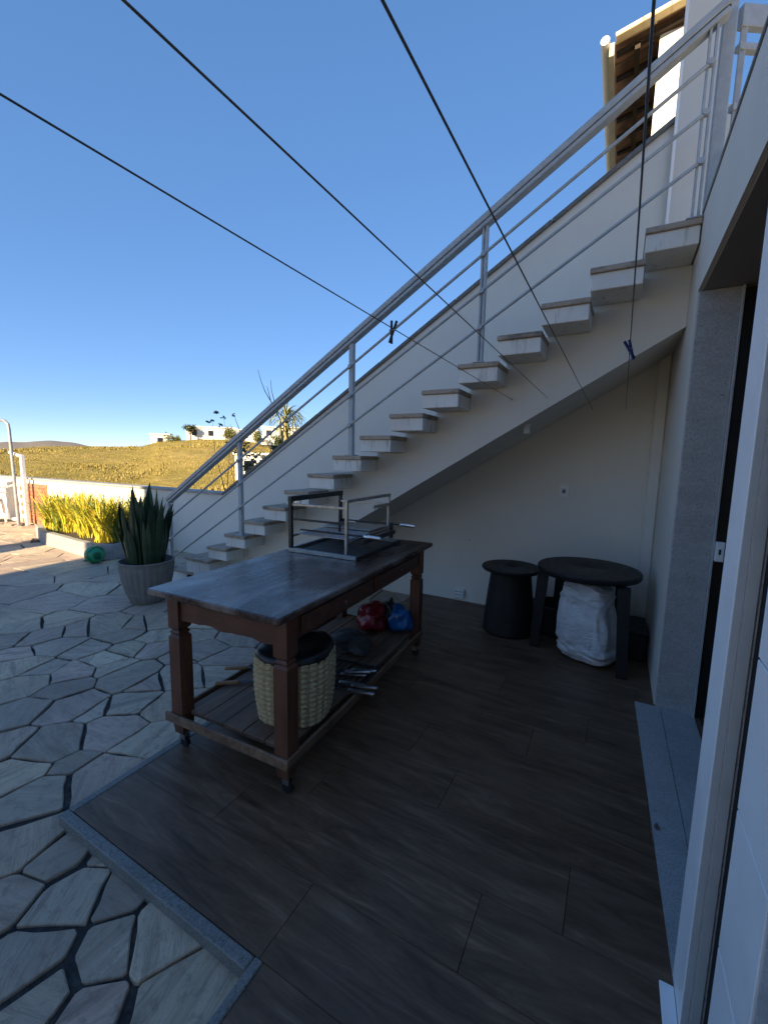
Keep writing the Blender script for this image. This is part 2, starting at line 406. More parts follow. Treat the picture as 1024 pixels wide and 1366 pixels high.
# ---- flagstone paving: every stone a piece
def clip(poly, nx, ny, c):           # keep nx*x+ny*y <= c
    out = []
    for i in range(len(poly)):
        p, q = poly[i], poly[(i+1) % len(poly)]
        dp, dq = nx*p[0]+ny*p[1]-c, nx*q[0]+ny*q[1]-c
        if dp <= 0: out.append(p)
        if (dp < 0) != (dq < 0) and dp != dq:
            u = dp/(dp-dq); out.append((p[0]+(q[0]-p[0])*u, p[1]+(q[1]-p[1])*u))
    return out
ZS = -.045
near = [(110,715),(45,632),(205,610),(150,552),(40,560),(300,652),(330,505),(425,540),(215,440),(80,450),(390,432),(283,452),(465,440),(60,850),(150,885),(272,888),(15,1005),(180,1010),(345,985),(65,1180),(495,1080),(300,1150),(90,1300),(520,1275),(225,1335),(40,330),(103,340),(60,378),(205,345),(185,387),(330,325),(395,352),(445,365),(510,350),(130,235),(60,290),(250,272),(160,197),(165,265),(240,217),(300,207),(350,232),(375,275),(310,303),(445,272),(455,240),(60,215),(20,245),(410,200),(470,190),(540,300),(590,280),(640,300),(560,240),(620,330)]
seeds = []
for u, v in near:
    p = at(u/2.1825, 740+v/2.1825, z=ZS); seeds.append((p.x, p.y))
rs = random.Random(11); fails = 0
X0, X1, Y0, Y1 = -13.2, -.7, -1.6, 4.3
while fails < 900:
    p = (rs.uniform(X0, X1), rs.uniform(Y0, Y1)); md = rs.uniform(.25, .40)
    if all((p[0]-q[0])**2+(p[1]-q[1])**2 > md*md for q in seeds): seeds.append(p)
    else: fails += 1
wts = [rs.uniform(0, .028) for _ in seeds]
def cell(i):
    x, y = seeds[i]; poly = [(x-.7, y-.7), (x+.7, y-.7), (x+.7, y+.7), (x-.7, y+.7)]; gap0 = rs.uniform(.003, .006)
    for j, (a, b) in enumerate(seeds):
        if j == i: continue
        dx, dy = a-x, b-y; L2 = dx*dx+dy*dy
        if L2 > 1.9: continue
        L = math.sqrt(L2); nx, ny = dx/L, dy/L
        mid = (L2+wts[i]-wts[j])/(2*L)
        gap = gap0*.8+(.012 if y < .95 else .005)*abs(math.sin(12.9*(i+j)+78.2*i*j*.01))**3
        poly = clip(poly, nx, ny, nx*x+ny*y+mid-gap)
        if len(poly) < 3: return None
    return poly
def in_deck(x, y): return (x > -1.93 and y > .74) or (x > -.87)
def stone_mesh(poly, mb):
    cx = sum(p[0] for p in poly)/len(poly); cy = sum(p[1] for p in poly)/len(poly)
    pts = []
    for i in range(len(poly)):
        p, q, o = Vector(poly[i]), Vector(poly[(i+1) % len(poly)]), Vector(poly[i-1])
        e1, e2 = (q-p), (o-p)
        if e1.length < .02: continue
        k = min(rs.uniform(.003, .014), e1.length*.2, max(.003, e2.length*.2)); pts.append(p+e2.normalized()*k if e2.length > 1e-6 else p); pts.append(p+e1.normalized()*k)
        if e1.length > .16:
            nrm = Vector((e1.y, -e1.x)).normalized()
            for u in (.33, .67): pts.append(p+e1*u-nrm*rs.uniform(-.002, .010))
    if len(pts) < 4: return False
    n = len(pts); tx, ty = rs.uniform(-.006, .006), rs.uniform(-.006, .006); h = ZS+rs.uniform(-.003, .004)
    vs = []
    for ins, dz in ((-.002, -.03), (0, -.004), (.004, 0)):
        for p in pts:
            d = Vector((cx, cy))-p; q = p+d.normalized()*ins
            vs.append((q.x, q.y, h+dz+tx*(q.x-cx)*2+ty*(q.y-cy)*2 if dz > -.02 else ZS-.035))
    fs = [(r*n+i, r*n+(i+1) % n, (r+1)*n+(i+1) % n, (r+1)*n+i) for r in range(2) for i in range(n)]+[tuple(2*n+i for i in range(n))]
    mb.add(vs, fs); return True
mb = MB(); mb.box((X0, Y0, -.30), (X1+.1, YW, ZS-.012)); paving = struct(mb.build('patio_paving', 'mortar'))
cells = []
for i in range(len(seeds)):
    x, y = seeds[i]
    if in_deck(x-.02, y-.02) or y > 4.2 or x < -12.9: continue
    if y > 3.42 and -9.1 < x < -6.4: continue
    c = cell(i)
    if c: cells.append((math.hypot(x, y)*(1 if (x < -.2 and y > -.2) else 4), c))
cells.sort(key=lambda q: q[0])
rest = MB()
for i, (d, c) in enumerate(cells):
    if i < 290:
        m = MB()
        if stone_mesh(c, m): m.build('flagstone', 'flag', paving)
    else: stone_mesh(c, rest)
stuff(rest.build('small_flagstones', 'flag', paving))

# ---- wood-look tiled floor with granite edge strips
mb = MB(); mb.prism([(-1.87, .78), (-.81, .78), (-.81, -1.5), (.6, -1.5), (.6, YW), (-1.87, YW)], 'z', -.2, -.012)
floor = struct(mb.build('tiled_floor', 'grout'))
row = 0; y = .787; pitch = .262
rows = [(.787+pitch*i, .787+pitch*(i+1)) for i in range(14)]
def plank(x0, x1, y0, y1):
    mb = MB(); g = .0008; mb.box((x0+g, y0+g, -.02), (x1-g, y1-g, fr(-.0004, .0004)), .0008); mb.build('floor_plank', 'plank', floor)
L = 1.06
for i, (a, b) in enumerate(rows):
    b = min(b, YW)
    if a >= YW: break
    offs = [0, .53, .27, .8][i % 4] if i else 0
    x = -1.89-offs
    while x < .58:
        x0, x1 = max(x, -1.89), min(x+L, .58)
        if x1-x0 > .05: plank(x0, x1, a, b)
        x += L
for i in range(9):
    b = .787-pitch*i; a = b-pitch; x = -.832-[.2, .7, .45][i % 3]
    while x < .58:
        x0, x1 = max(x, -.81), min(x+L, .58)
        if x1-x0 > .05: plank(x0, x1, a, b)
        x += L
mb = MB(); mb.box((-1.925, .745, -.11), (-.845, .785, .002), .004); mb.build('edge_strip', 'edge', floor)
mb = MB(); mb.box((-1.93, .787, -.11), (-1.892, 3.3, .002), .004); mb.build('edge_strip', 'edge', floor)
mb = MB(); mb.box((-.843, -1.5, -.11), (-.812, .787, .003), .004); mb.build('edge_strip', 'edge', floor)

# ---- boundary wall that climbs beside the stair
wallt = thing('boundary_wall', 'white plastered wall, low beside the garden and climbing along the stair', 'wall', (0, 0, 0))
XB, ZB, ZT = -5.0, .925, 4.13
poly = [(-14.5, -.3), (.6, -.3), (.6, ZT+.02), (.18, ZT), (XB, ZB), (-14.5, ZB-.03)]
mb = MB(); mb.prism(poly, 'y', YW, YW+.15); mb.build('wall', 'garden_wall', wallt)
def capseg(p, q, mat='granite_dark'):
    mb = MB(); mb.bar((p[0], YW+.075, p[1]+.017), (q[0], YW+.075, q[1]+.017), .21, .034, (0, 0, 1), .004); mb.build('coping', mat, wallt)
x = XB; n = 6
for i in range(n):
    u0, u1 = i/n, (i+1)/n
    capseg((XB+.005+(.18-XB)*u0, ZB+(ZT-ZB)*u0), (XB+(.18-XB)*u1, ZB+(ZT-ZB)*u1))
for i in range(8):
    a, b = XB-i*1.19, XB-(i+1)*1.19
    capseg((b+.004, ZB-.03*(XB-b)/9.5), (a, ZB-.03*(XB-a)/9.5), 'kerb')
# brick panel let into the wall
for r_ in range(10):
    for c_ in range(6):
        x0 = -11.4+c_*.205+(.1 if r_ % 2 else 0); x1 = min(x0+.195, -10.2)
        if x1-x0 < .04: continue
        mb = MB(); mb.box((x0, YW-.022+fr(-.003, .003), -.04+r_*.087), (x1, YW+.01, .04+r_*.087), .003); mb.build('brick', 'brick', wallt)
# small fittings on the stair wall
def plate(x, z, wx, hz, label, name, cat, mat='white_plastic', holes=1):
    o = thing(name, label, cat, (x, YW, z)); mb = MB(); mb.box((-wx/2, -.012, -hz/2), (wx/2, -.0005, hz/2), .003); mb.build('plate', mat, o)
    for i in range(holes):
        mb = MB(); mb.box((-wx*.26, -.0155, -hz*.2), (wx*.26, -.0125, hz*.2), .001); s = mb.build('socket', 'grey_alu', o)
        mb = MB(); mb.box((-wx*.1, -.0165, -hz*.1), (wx*.12, -.0157, hz*.06)); mb.build('slot', 'gap', s)
    return o
plate(-.426, 1.229, .075, .115, 'white electrical outlet plate on the wall under the stair', 'outlet', 'outlet')
o = thing('junction_box', 'small white slotted box low on the wall, just above the floor tiles', 'junction box', (-1.386, YW, .035))
mb = MB(); mb.box((-.055, -.035, 0), (.055, -.0005, .10), .005); mb.build('case', 'white_plastic', o)
for z in (.036, .07):
    mb = MB(); mb.box((-.045, -.038, z-.006), (.045, -.0355, z+.006)); mb.build('slot', 'grey_alu', o)
mb = MB(); p = at(626, 720, y=YW-.002); mb.tube([p, p+V3(0, -.006, 0)], .006, 8); tag(mb.build('wall_plug', 'gap'), 'tiny dark plug hole in the wall under the stair', 'wall plug')
bl0 = lambda X: 2.374+.598*(X-.309)
o = thing('wall_lamp', 'small pale bulb holder fixed under the sloping stair beam', 'lamp', (-.665, 3.56, bl0(-.665)-.0005))

mb = MB(); mb.lathe([(.035, 0), (.035, .012), (.022, .016), (.026, .07), (.02, .075)], n=16)
for i, v in enumerate(mb.v): mb.v[i] = (v[0], v[1], -v[2])
mb.build('holder', 'white_plastic', o, smooth=40)

# ---- house wall with the door opening (right side)
house = thing('house', 'white plastered house wall with deep granite-lined doorway beside the patio', 'house')
mb = MB()
mb.box((XW, 3.003, -.2), (XW+.6, YW+.15, 2.9))               # pier between doorway and stair
mb.box((XW, -3, 2.45), (XW+.28, 3.0, 2.9))                   # lintel band
mb.box((XW+.20, -3, 2.452), (3.5, 2.99, 2.9))                # roof slab of the ground floor
wl = mb.build('wall', 'wall', house)
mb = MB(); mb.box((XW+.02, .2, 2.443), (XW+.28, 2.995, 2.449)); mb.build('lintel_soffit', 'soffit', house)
mb = MB(); mb.box((XW-.006, -3, 2.901), (XW+.20, 3.13, 2.926), .003); mb.build('coping', 'granite_dark', house)
mb = MB(); mb.box((XW+.004, 2.972, .002), (.50, 3.002, 2.442), .003); mb.build('door_jamb', 'granite', house)
mb = MB(); mb.box((.500, 2.955, .002), (.512, 2.999, 2.441), .002); mb.build('jamb_trim', 'grey_alu', house)
mb = MB(); mb.prism([(.205, 2.97), (.338, 2.97), (.362, 1.30), (.258, 1.30)], 'z', -.02, .006); mb.build('threshold_slab', 'granite', house)
mb = MB(); mb.prism([(.341, 2.97), (.510, 2.97), (.520, 1.30), (.365, 1.30)], 'z', -.02, .005); mb.build('threshold_slab', 'granite', house)
# pilaster in the corner by the stair wall
mb = MB(); mb.box((XW-.085, YW-.10, 0), (XW-.001, YW-.001, 2.55), .012); mb.build('pilaster', 'wall', house)
# near pier: aluminium guide, gap, white wall panels
mb = MB(); mb.box((.256, 1.215, .006), (.2995, 1.355, 2.44), .002); gd = mb.build('guide_frame', 'white_alu', house)
mb = MB(); mb.box((.257, 1.2105, .008), (.2735, 1.2145, 2.44), .001); mb.build('shade_grey_lip', 'grey_alu', gd)  # white frame's dimmer end face: its shade is put into the grey
mb = MB(); mb.box((.2765, 1.2105, .008), (.2975, 1.2145, 2.44), .001); mb.build('shade_grey_lip', 'grey_alu', gd)
mb = MB(); mb.box((.312, .0, 0), (.50, 1.168, 2.44)); mb.box((.304, 1.1685, 0), (.50, 1.2145, 2.44)); mb.build('pier', 'gap', house)
mb = MB(); mb.box((.3005, 1.2155, .007), (.50, 1.3545, 2.44)); mb.build('door_jamb', 'granite', house)
z = -.02
for i in range(7):
    a, b = -.015+.3655*i, -.015+.3655*(i+1)
    if i == 0: a = .004
    mb = MB(); mb.box((.300, .935, a+.003), (.311, 1.168, min(b, 2.43)-.002), .0015); mb.build('wall_panel', 'white_alu', house)
mb = MB(); mb.box((.305, -.6, .004), (.315, .931, 2.43)); mb.build('side_panel', 'granite', house)
mb = MB(); mb.box((.219, .9, .004), (.2545, 1.315, .016), .002); mb.build('plinth', 'white_alu', house)
# inside of the doorway
door = thing('sliding_door', 'dark sliding glass door set back in the granite doorway', 'door', (0, 0, 0))
mb = MB(); mb.box((.513, 2.962, .012), (.60, 3.0025, 2.43), .003); mb.build('door_frame', 'door_dark', door)
mb = MB(); mb.box((.575, .3, .012), (.585, 2.961, 2.43)); mb.build('pane', 'glass', door)
mb = MB(); mb.box((.535, .3, .003), (.541, 2.96, .014)); mb.build('track', 'steel', door)
mb = MB(); mb.box((.555, .3, .003), (.561, 2.96, .014)); mb.build('track', 'steel', door)
mb = MB(); mb.box((.514, 2.935, .96), (.552, 2.971, 1.07), .002); lk = mb.build('strike_plate', 'white_alu', door)
mb = MB(); mb.box((.527, 2.933, 1.00), (.537, 2.9345, 1.03)); mb.build('latch_hole', 'gap', lk)
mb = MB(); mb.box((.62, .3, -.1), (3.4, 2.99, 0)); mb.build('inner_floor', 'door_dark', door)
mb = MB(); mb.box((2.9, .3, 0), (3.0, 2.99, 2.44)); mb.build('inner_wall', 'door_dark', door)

# ---- staircase: sloping beam and sixteen-odd cantilevered steps
stair = thing('staircase', 'white cantilevered outdoor staircase with brown stone treads rising along the wall', 'staircase')
bl = lambda X: 2.374+.598*(X-XW)
BY = 3.40
poly = [(XW-.001, bl(XW))]
top = []
for k in range(15, -2, -1):
    xr = sx(k)+.283 if k < 15 else XW-.001
    top += [(xr, sz(k)-.137), (sx(k)+.002, sz(k)-.137)]
poly += top
poly += [(sx(-1), -.05), (-3.74, -.05)]
mb = MB(); mb.prism(poly[::-1], 'y', BY, YW-.001); mb.build('beam', 'wall', stair)
for k in range(-1, 16):
    x0 = sx(k); x1 = x0+.300 if k < 15 else XW-.002; z1 = sz(k)
    if k < 1: x0 -= .10*(1-k)
    zb = z1-.135
    if k <= 0: zb = max(-.045, z1-.30)
    mb = MB(); mb.box((x0+.006, ST_Y+.004, zb), (x1-.006, YW-.002, z1-.034), .004); st = mb.build('step', 'stepbody', stair)
    mb = MB(); mb.box((x0, ST_Y-.012, z1-.0335), (x1, YW-.003, z1), .004); mb.build('tread', 'tread', st)

# ---- stair railing
rail = thing('stair_railing', 'grey painted metal stair railing with flat handrail and three rods', 'railing')
RY = ST_Y+.03
hr = lambda X: 1.632+.6015*(X+3.427)
dn = Vector((1, 0, .6015)).normalized()
xa, xb = -4.63, .33
mb = MB(); mb.bar((xa, RY, hr(xa)+.058), (xb, RY, hr(xb)+.058), .075, .040, (0, 0, 1), .004); hro = mb.build('handrail', 'rail', rail)
mb = MB(); mb.bar((xa+.01, RY, hr(xa+.01)+.031), (xb, RY, hr(xb)+.031), .05, .012, (0, 0, 1)); mb.build('handrail_joint', 'rail_dark', hro)
mb = MB(); mb.bar((xa+.02, RY, hr(xa+.02)+.012), (xb, RY, hr(xb)+.012), .070, .024, (0, 0, 1), .003); mb.build('handrail_underside', 'rail', hro)
for dz in (-.19, -.435, -.68):
    mb = MB(); mb.tube([(xa+.03, RY-.03, hr(xa+.03)+dz), (.285, RY-.03, hr(.285)+dz)], .0105, 10); mb.build('rod', 'rail', rail, smooth=40)
for xp in (-4.615, -3.42, -2.055, -.945, .27):
    k = max(j for j in range(-1, 16) if sx(j)-(.2 if j < 0 else 0) <= xp) if xp > -4.7 else -1
    mb = MB()
    zb = sz(k) if xp > -4.5 else .155
    if xp > .2:
        mb.box((xp-.020, RY-.02, zb), (xp-.008, RY+.02, hr(xp)+.002), .002); mb.box((xp+.010, RY-.02, zb), (xp+.022, RY+.02, hr(xp)+.002), .002)
    elif xp > -1:
        mb.box((xp-.020, RY-.02, zb), (xp-.006, RY+.02, hr(xp)+.002), .002); mb.box((xp+.006, RY-.02, zb), (xp+.020, RY+.02, hr(xp)+.002), .002)
    else: mb.box((xp-.021, RY-.021, zb), (xp+.021, RY+.021, hr(xp)+.002), .003)
    po = mb.build('post', 'rail', rail)
    mb = MB(); mb.box((xp-.045, RY-.045, zb+.0005), (xp+.045, RY+.045, zb+.008), .002); mb.build('base_plate', 'rail', po)
    for dz in (-.19, -.435, -.68):
        mb = MB(); mb.tube([(xp, RY-.045, hr(xp)+dz), (xp, RY-.015, hr(xp)+dz)], .016, 10); mb.build('bracket', 'rail', po, smooth=40)
# ---- terrace railing with thick post and gate bars
tr = thing('terrace_railing', 'grey metal railing of the upper terrace with a thick square post', 'railing', (.345, 3.22, 2.9))
mb = MB(); mb.box((-.032, -.032, 0), (.032, .032, 1.35), .004); mb.build('post', 'rail', tr)
for (z, hh) in ((1.05, .11), (.90, .035), (.60, .035), (.3, .035)):
    mb = MB(); mb.bar((.05, .03, z+.0), (1.5, .95, z+.0), .04, hh, (0, 0, 1), .003); mb.build('bar', 'rail', tr)
mb = MB(); mb.bar((.075, .05, .01), (.075, .05, 1.05), .03, .03, (1, 0, 0), .003); mb.build('upright', 'rail', tr)
mb = MB(); mb.bar((1.5, .95, .01), (1.5, .95, 1.1), .04, .04, (1, 0, 0), .003); mb.build('upright', 'rail', tr)
# ---- wall rising above the landing
o = thing('upper_wall', 'tall shaded white wall rising behind the top of the stair', 'wall')
mb = MB(); mb.box((.19, YW-.06, 2.6), (.435, YW+.20, 5.03)); mb.build('wall', 'wall', o)
mb = MB(); mb.box((.172, YW-.068, 2.86), (.192, YW-.02, 5.02), .003); mb.build('corner_bead', 'white_alu', o)
# ---- far house with the tiled eave
hh = thing('tiled_roof_house', 'sunlit white upper house with clay tile eave above the stair wall', 'house')
mb = MB(); mb.box((.03, 5.78, 2.0), (.57, 12, 5.98)); mb.build('wall', 'wall_far', hh)
ex, ez, ysl = -.40, 5.86, .17
rz_ = lambda X: ez+ysl*(X-ex)
mb = MB(); mb.bar((ex-.01, 5.60, ez+.02), (ex-.01, 13.5, ez+.02), .05, .13, (0, 0, 1), .004); mb.build('fascia', 'fascia', hh)
mb = MB(); mb.tube([(ex-.075, 5.53, ez+.075), (ex-.075, 13.5, ez+.075)], .045, 10); mb.build('gutter', 'white_plastic', hh, smooth=40)
mb = MB()
for i in range(30):
    y = 5.75+i*.34
    mb.bar((ex+.03, y, rz_(ex+.03)+.055), (.56, y, rz_(.56)+.055), .06, .03)
mb.build('battens', 'timber', hh)
for i, X in enumerate((-.17, .48)):
    mb = MB(); mb.bar((X, 5.72, rz_(X)+.015), (X, 13.5, rz_(X)+.015), .05, .06); mb.build('purlin', 'timber', hh)
# concave clay tiles seen from below
m = MB(); n = 7; Lx, Wy = .44, .235; vs = []; fs = []
for e, xx in enumerate((0, Lx)):
    for th in (0, .014):
        for k in range(n):
            a = math.pi*k/(n-1); vs.append((xx, -math.cos(a)*Wy/2, math.sin(a)*.06+th))
for e in (0, 1):
    for k in range(n-1):
        o0 = e*2*n; fs.append((o0+k, o0+k+1, o0+n+k+1, o0+n+k))
for k in range(n-1): fs += [(k, k+1, 2*n+k+1, 2*n+k), (n+k, n+k+1, 3*n+k+1, 3*n+k)]
m.add(vs, fs); tile = m.mesh('roof_tile', 'roof_tile', smooth=50); sl_ = math.atan(ysl)
for r_ in range(22):
    for c_ in range(2):
        t_ = link('roof_tile', tile, hh, (ex+.0+c_*.40, 5.78+r_*.245, rz_(ex+c_*.40)+.075+fr(-.004, .004))); t_.rotation_euler = (0, -sl_-.03, fr(-.02, .02))
for i in range(4):
    a = ex+.02+i*.24
    mb = MB(); mb.bar((a, 5.62, rz_(a)+.115), (a+.255, 5.62, rz_(a+.255)+.115), .12, .045, (0, 0, 1), .005); mb.build('verge_tile', 'verge', hh)

# ---- two-storey wing behind the patio: it casts the shade
wing = thing('house_wing', 'pale two-storey house wing standing behind the patio', 'house', (0, 0, 0))
mb = MB(); mb.box((-5.02, -11.5, -.3), (2.3, -9, 10.9)); mb.build('wall', 'wall', wing)
mb = MB(); mb.box((-5.12, -11.6, 10.902), (2.4, -8.9, 11.05)); mb.build('roof', 'granite_dark', wing)
for i in range(2):
    for z in (.9, 5.2):
        mb = MB(); mb.box((-4.2+i*3.2, -9.02, z), (-2.8+i*3.2, -8.985, z+1.4)); wf = mb.build('window', 'white_alu', wing)
        mb = MB(); mb.box((-4.12+i*3.2, -8.983, z+.08), (-2.88+i*3.2, -8.975, z+1.32)); mb.build('pane', 'glass', wf)
o = thing('garden_pillar', 'square white pillar standing at the open side of the patio', 'pillar', (-7.85, -2.2, -.05))
mb = MB(); mb.box((-.27, -.25, 0), (.27, .25, 2.58), .01); mb.build('shaft', 'wall', o)
mb = MB(); mb.box((-.33, -.31, 2.581), (.33, .31, 2.66), .01); mb.build('cap', 'kerb', o)

# ================================================================== objects
# ---- work table
TA = R(2.6); TC = Vector((-1.594, 2.115, 0)); TZ = .85
table = thing('work_table', 'long dark wooden work table on casters with weathered, sheen-painted top and lower shelf', 'table', TC, TA)
mb = MB(); mb.box((-.41, -.907, TZ-.032), (.41, .907, TZ), .006); mb.build('table_top', 'table_top', table)
legs = [(-.30, -.815), (.365, -.815), (-.30, .70), (.365, .70)]
lw = .037
for lx, ly in legs:
    mb = MB()
    prof = [(lw, .10), (lw, .60), (lw-.010, .612), (lw-.003, .624), (lw-.012, .636), (lw, .65), (lw, TZ-.033)]
    prof = [(lw*.78, .085), (lw*.9, .12), (lw, .2)]+prof[1:]
    vs = []; fs = []
    for r_, z in prof: vs += [(lx-r_, ly-r_, z), (lx+r_, ly-r_, z), (lx+r_, ly+r_, z), (lx-r_, ly+r_, z)]
    for i in range(len(prof)-1):
        for k in range(4): fs.append((i*4+k, i*4+(k+1) % 4, (i+1)*4+(k+1) % 4, (i+1)*4+k))
    fs += [(3, 2, 1, 0), tuple(len(vs)-4+k for k in range(4))]
    mb.add(vs, fs); lg = mb.build('leg', 'table_wood', table)
    cs = MB(); cs.tube([(lx+.002, ly, .086), (lx+.002, ly, .052)], .011, 8); cs.box((lx-.016, ly-.016, .046), (lx+.02, ly-.012, .07)); cs.box((lx-.016, ly+.012, .046), (lx+.02, ly+.016, .07))
    ca = cs.build('caster', 'steel', lg)
    cs = MB(); cs.tube([(lx+.006, ly-.010, .026), (lx+.006, ly+.010, .026)], .0255, 14); cs.build('wheel', 'black_plastic', lg)
# end aprons with a shaped lower edge, side aprons with drawer fronts
def apron_end(y, th):
    n = 14; top = [(-.262+i*(.590/n), TZ-.034) for i in range(n+1)]
    low = [(-.262+i*(.590/n), .695-.005*math.sin(i/n*math.pi*5)-.003*math.cos(i/n*math.pi*9)) for i in range(n+1)]
    mb = MB(); mb.prism(low+top[::-1], 'y', y-th/2, y+th/2); mb.build('apron', 'table_rail', table)
apron_end(-.825, .024); apron_end(.712, .024)
for x in (-.30, .375):
    mb = MB(); mb.box((x-.012, -.777, .705), (x+.012, .662, TZ-.034), .002); mb.build('apron', 'table_rail', table)
for a, b in ((-.74, -.07), (-.04, .63)):
    mb = MB(); mb.box((.388, a, .722), (.400, b, TZ-.045), .003); dr = mb.build('drawer_front', 'table_rail', table)
    mb = MB(); mb.lathe([(.006, 0), (.006, .012), (.014, .018), (.012, .026)], n=10)
    mb.v = [(.400+v[2], (a+b)/2+v[0], .77+v[1]) for v in mb.v]; mb.build('knob', 'table_wood', dr, smooth=40)
SZ = .195
nb = 5
for i in range(nb):
    w_ = (.66)/nb; x0 = -.305+i*w_
    mb = MB(); mb.box((x0+.002, -.80, SZ-.022), (x0+w_-.002, .73, SZ+fr(-.0015, .0015)), .002); mb.build('shelf_board', 'shelf_wood', table)
mb = MB(); mb.box((-.372, -.868, SZ-.046), (.412, -.853, SZ+.002), .003); mb.build('shelf_rail', 'shelf_wood', table)
mb = MB(); mb.box((-.345, .738, SZ-.046), (.405, .753, SZ+.002), .003); mb.build('shelf_rail', 'shelf_wood', table)
for x in (-.345, .403):
    mb = MB(); mb.box((x-.008, -.852, SZ-.046), (x+.008, .737, SZ+.002), .003); mb.build('shelf_rail', 'shelf_wood', table)
TM = Matrix.Translation(TC) @ Matrix.Rotation(TA, 4, 'Z'); TI = TM.inverted()

# ---- woven basket with black liner
bk = thing('woven_basket', 'round straw basket of chunky braids with a black liner, on the table shelf', 'basket', (-1.378, 1.60, SZ+.002), R(20))
def bfn(r, z, a):
    cols = 28; row = z/.019
    u = a/(2*math.pi)*cols; c_ = abs(math.sin(math.pi*u)); v = abs(math.sin(math.pi*(row*.72+.8*abs((u % 1)-.5))))
    sq = 1+.045*math.cos(4*a)*-1
    return r*sq+.017*(c_**.5)*(.25+.75*v**.6)
prof = []
nz = 80
for i in range(nz+1):
    z = .325*i/nz; u = i/nz; prof.append((.172+.020*math.sin(u*2.2), z))
prof += [(.172, .330), (.160, .326), (.155, .30)]
mb = MB(); mb.lathe(prof, n=224, fn=lambda r, z, a: bfn(r, z, a) if (r > .158 and z < .327) else r*(1-.045*math.cos(4*a)))
mb.build('body', 'straw', bk, smooth='all')
mb = MB()
def lin(r, z, a): return max(.001, r*(1-.045*math.cos(4*a))+.012*noise.noise(Vector((math.cos(a)*3, math.sin(a)*3, z*20))))
mb.lathe([(.150, .26), (.165, .335), (.190, .338), (.196, .318), (.199, .322), (.195, .345), (.175, .358), (.13, .362), (.07, .352), (.01, .35)], n=48, fn=lin); mb.build('liner', 'black_bag', bk, smooth='all')

# ---- grill rack on the table
GZ = TZ+.001
gr = thing('grill_rack', 'steel grill frame with uprights and rotating spits standing on the wooden table', 'grill', Vector((-1.69, 2.54, GZ)), TA)
def gb(name, p, q, w_=.022, h_=.022, mat='steel', par=None, c=.002):
    mb = MB(); mb.bar(p, q, w_, h_, (0, 0, 1) if abs(p[2]-q[2]) < abs(p[0]-q[0])+abs(p[1]-q[1]) else (0, 1, 0), c); return mb.build(name, mat, par or gr)
hx, hy = .268, .335
gb('base_bar', (-hx, -hy, .013), (hx, -hy, .013), .026, .026); gb('base_bar', (-hx, hy, .013), (hx, hy, .013), .026, .026)
gb('base_bar', (-hx, -hy+.014, .013), (-hx, hy-.014, .013), .026, .026); gb('base_bar', (hx, -hy+.014, .013), (hx, hy-.014, .013), .026, .026, 'steel_dark')
mb = MB(); mb.box((-hx+.014, -hy+.014, .001), (hx-.014, hy-.014, .004)); mb.build('drip_tray', 'steel_dark', gr)
LX, RX = -.262, .185
gb('upright', (LX, -.322, .027), (LX, -.322, .375), .026, .026, 'steel_dark'); gb('upright', (LX, .315, .027), (LX, .315, .36), .024, .024, 'steel_dark')
gb('top_bar', (LX, -.336, .362), (LX, .33, .362), .030, .036, 'steel_dark')
gb('upright', (RX, -.325, .027), (RX, -.325, .375), .020, .020); gb('upright', (RX, .29, .027), (RX, .29, .375), .020, .020)
gb('top_bar', (RX, -.335, .372), (RX, .305, .372), .024, .020)
gb('top_bar', (RX+.0, .04, .30), (RX, .29, .30), .016, .022)
gb('cross_bar', (LX+.015, -.322, .325), (RX-.012, -.322, .325), .012, .016)
gb('cross_bar', (LX+.015, -.322, .225), (RX-.012, -.322, .225), .012, .014, 'steel_dark')
gb('cross_bar', (LX+.015, .30, .30), (RX-.012, .30, .30), .012, .016)
gb('upright', (-.04, -.05, .09), (-.04, -.05, .345), .014, .014, 'steel_dark')
gb('side_rail', (LX, -.309, .105), (LX, .30, .105), .012, .014); gb('side_rail', (RX, -.313, .105), (RX, .278, .105), .012, .014)
for i in range(15):
    y = -.28+i*.04
    mb = MB(); mb.tube([(LX+.01, y, .116), (RX-.01, y, .116)], .0045, 6); mb.build('grate_rod', 'steel', gr)
mb = MB(); mb.box((LX+.02, .03, .125), (RX-.012, .30, .133), .002); mb.build('hot_plate', 'steel', gr)
for (y, z) in ((-.215, .105+.03), (.395-.02, .105+.03)):
    mb = MB(); mb.tube([(LX-.0, y, z), (RX+.075, y, z)], .006, 8); sp = mb.build('spit', 'steel_dark', gr)
    mb = MB(); mb.tube([(RX+.062, y, z), (RX+.068, y, z), (RX+.185, y, z-.004), (RX+.19, y, z-.004)], [.008, .0135, .0135, .010], 12); mb.build('spit_handle', 'steel_bright', sp, smooth=40)
mb = MB(); mb.box((RX-.02, .335, .03), (RX+.02, .34, .15)); mb.build('spit_bracket', 'steel_dark', gr)
mb = MB(); mb.box((LX-.0, .335, .03), (LX+.03, .34, .15)); mb.build('spit_bracket', 'steel_dark', gr)
mb = MB(); mb.bar((RX+.045, -.20, .09), (RX+.045, .30, .09), .03, .03, (0, 0, 1), .004); mb.build('motor_bar', 'steel_dark', gr)
mb = MB(); mb.tube([(-.20, -.338, .345), (-.20, -.344, .345)], .008, 10); mb.build('bolt', 'steel_bright', gr)

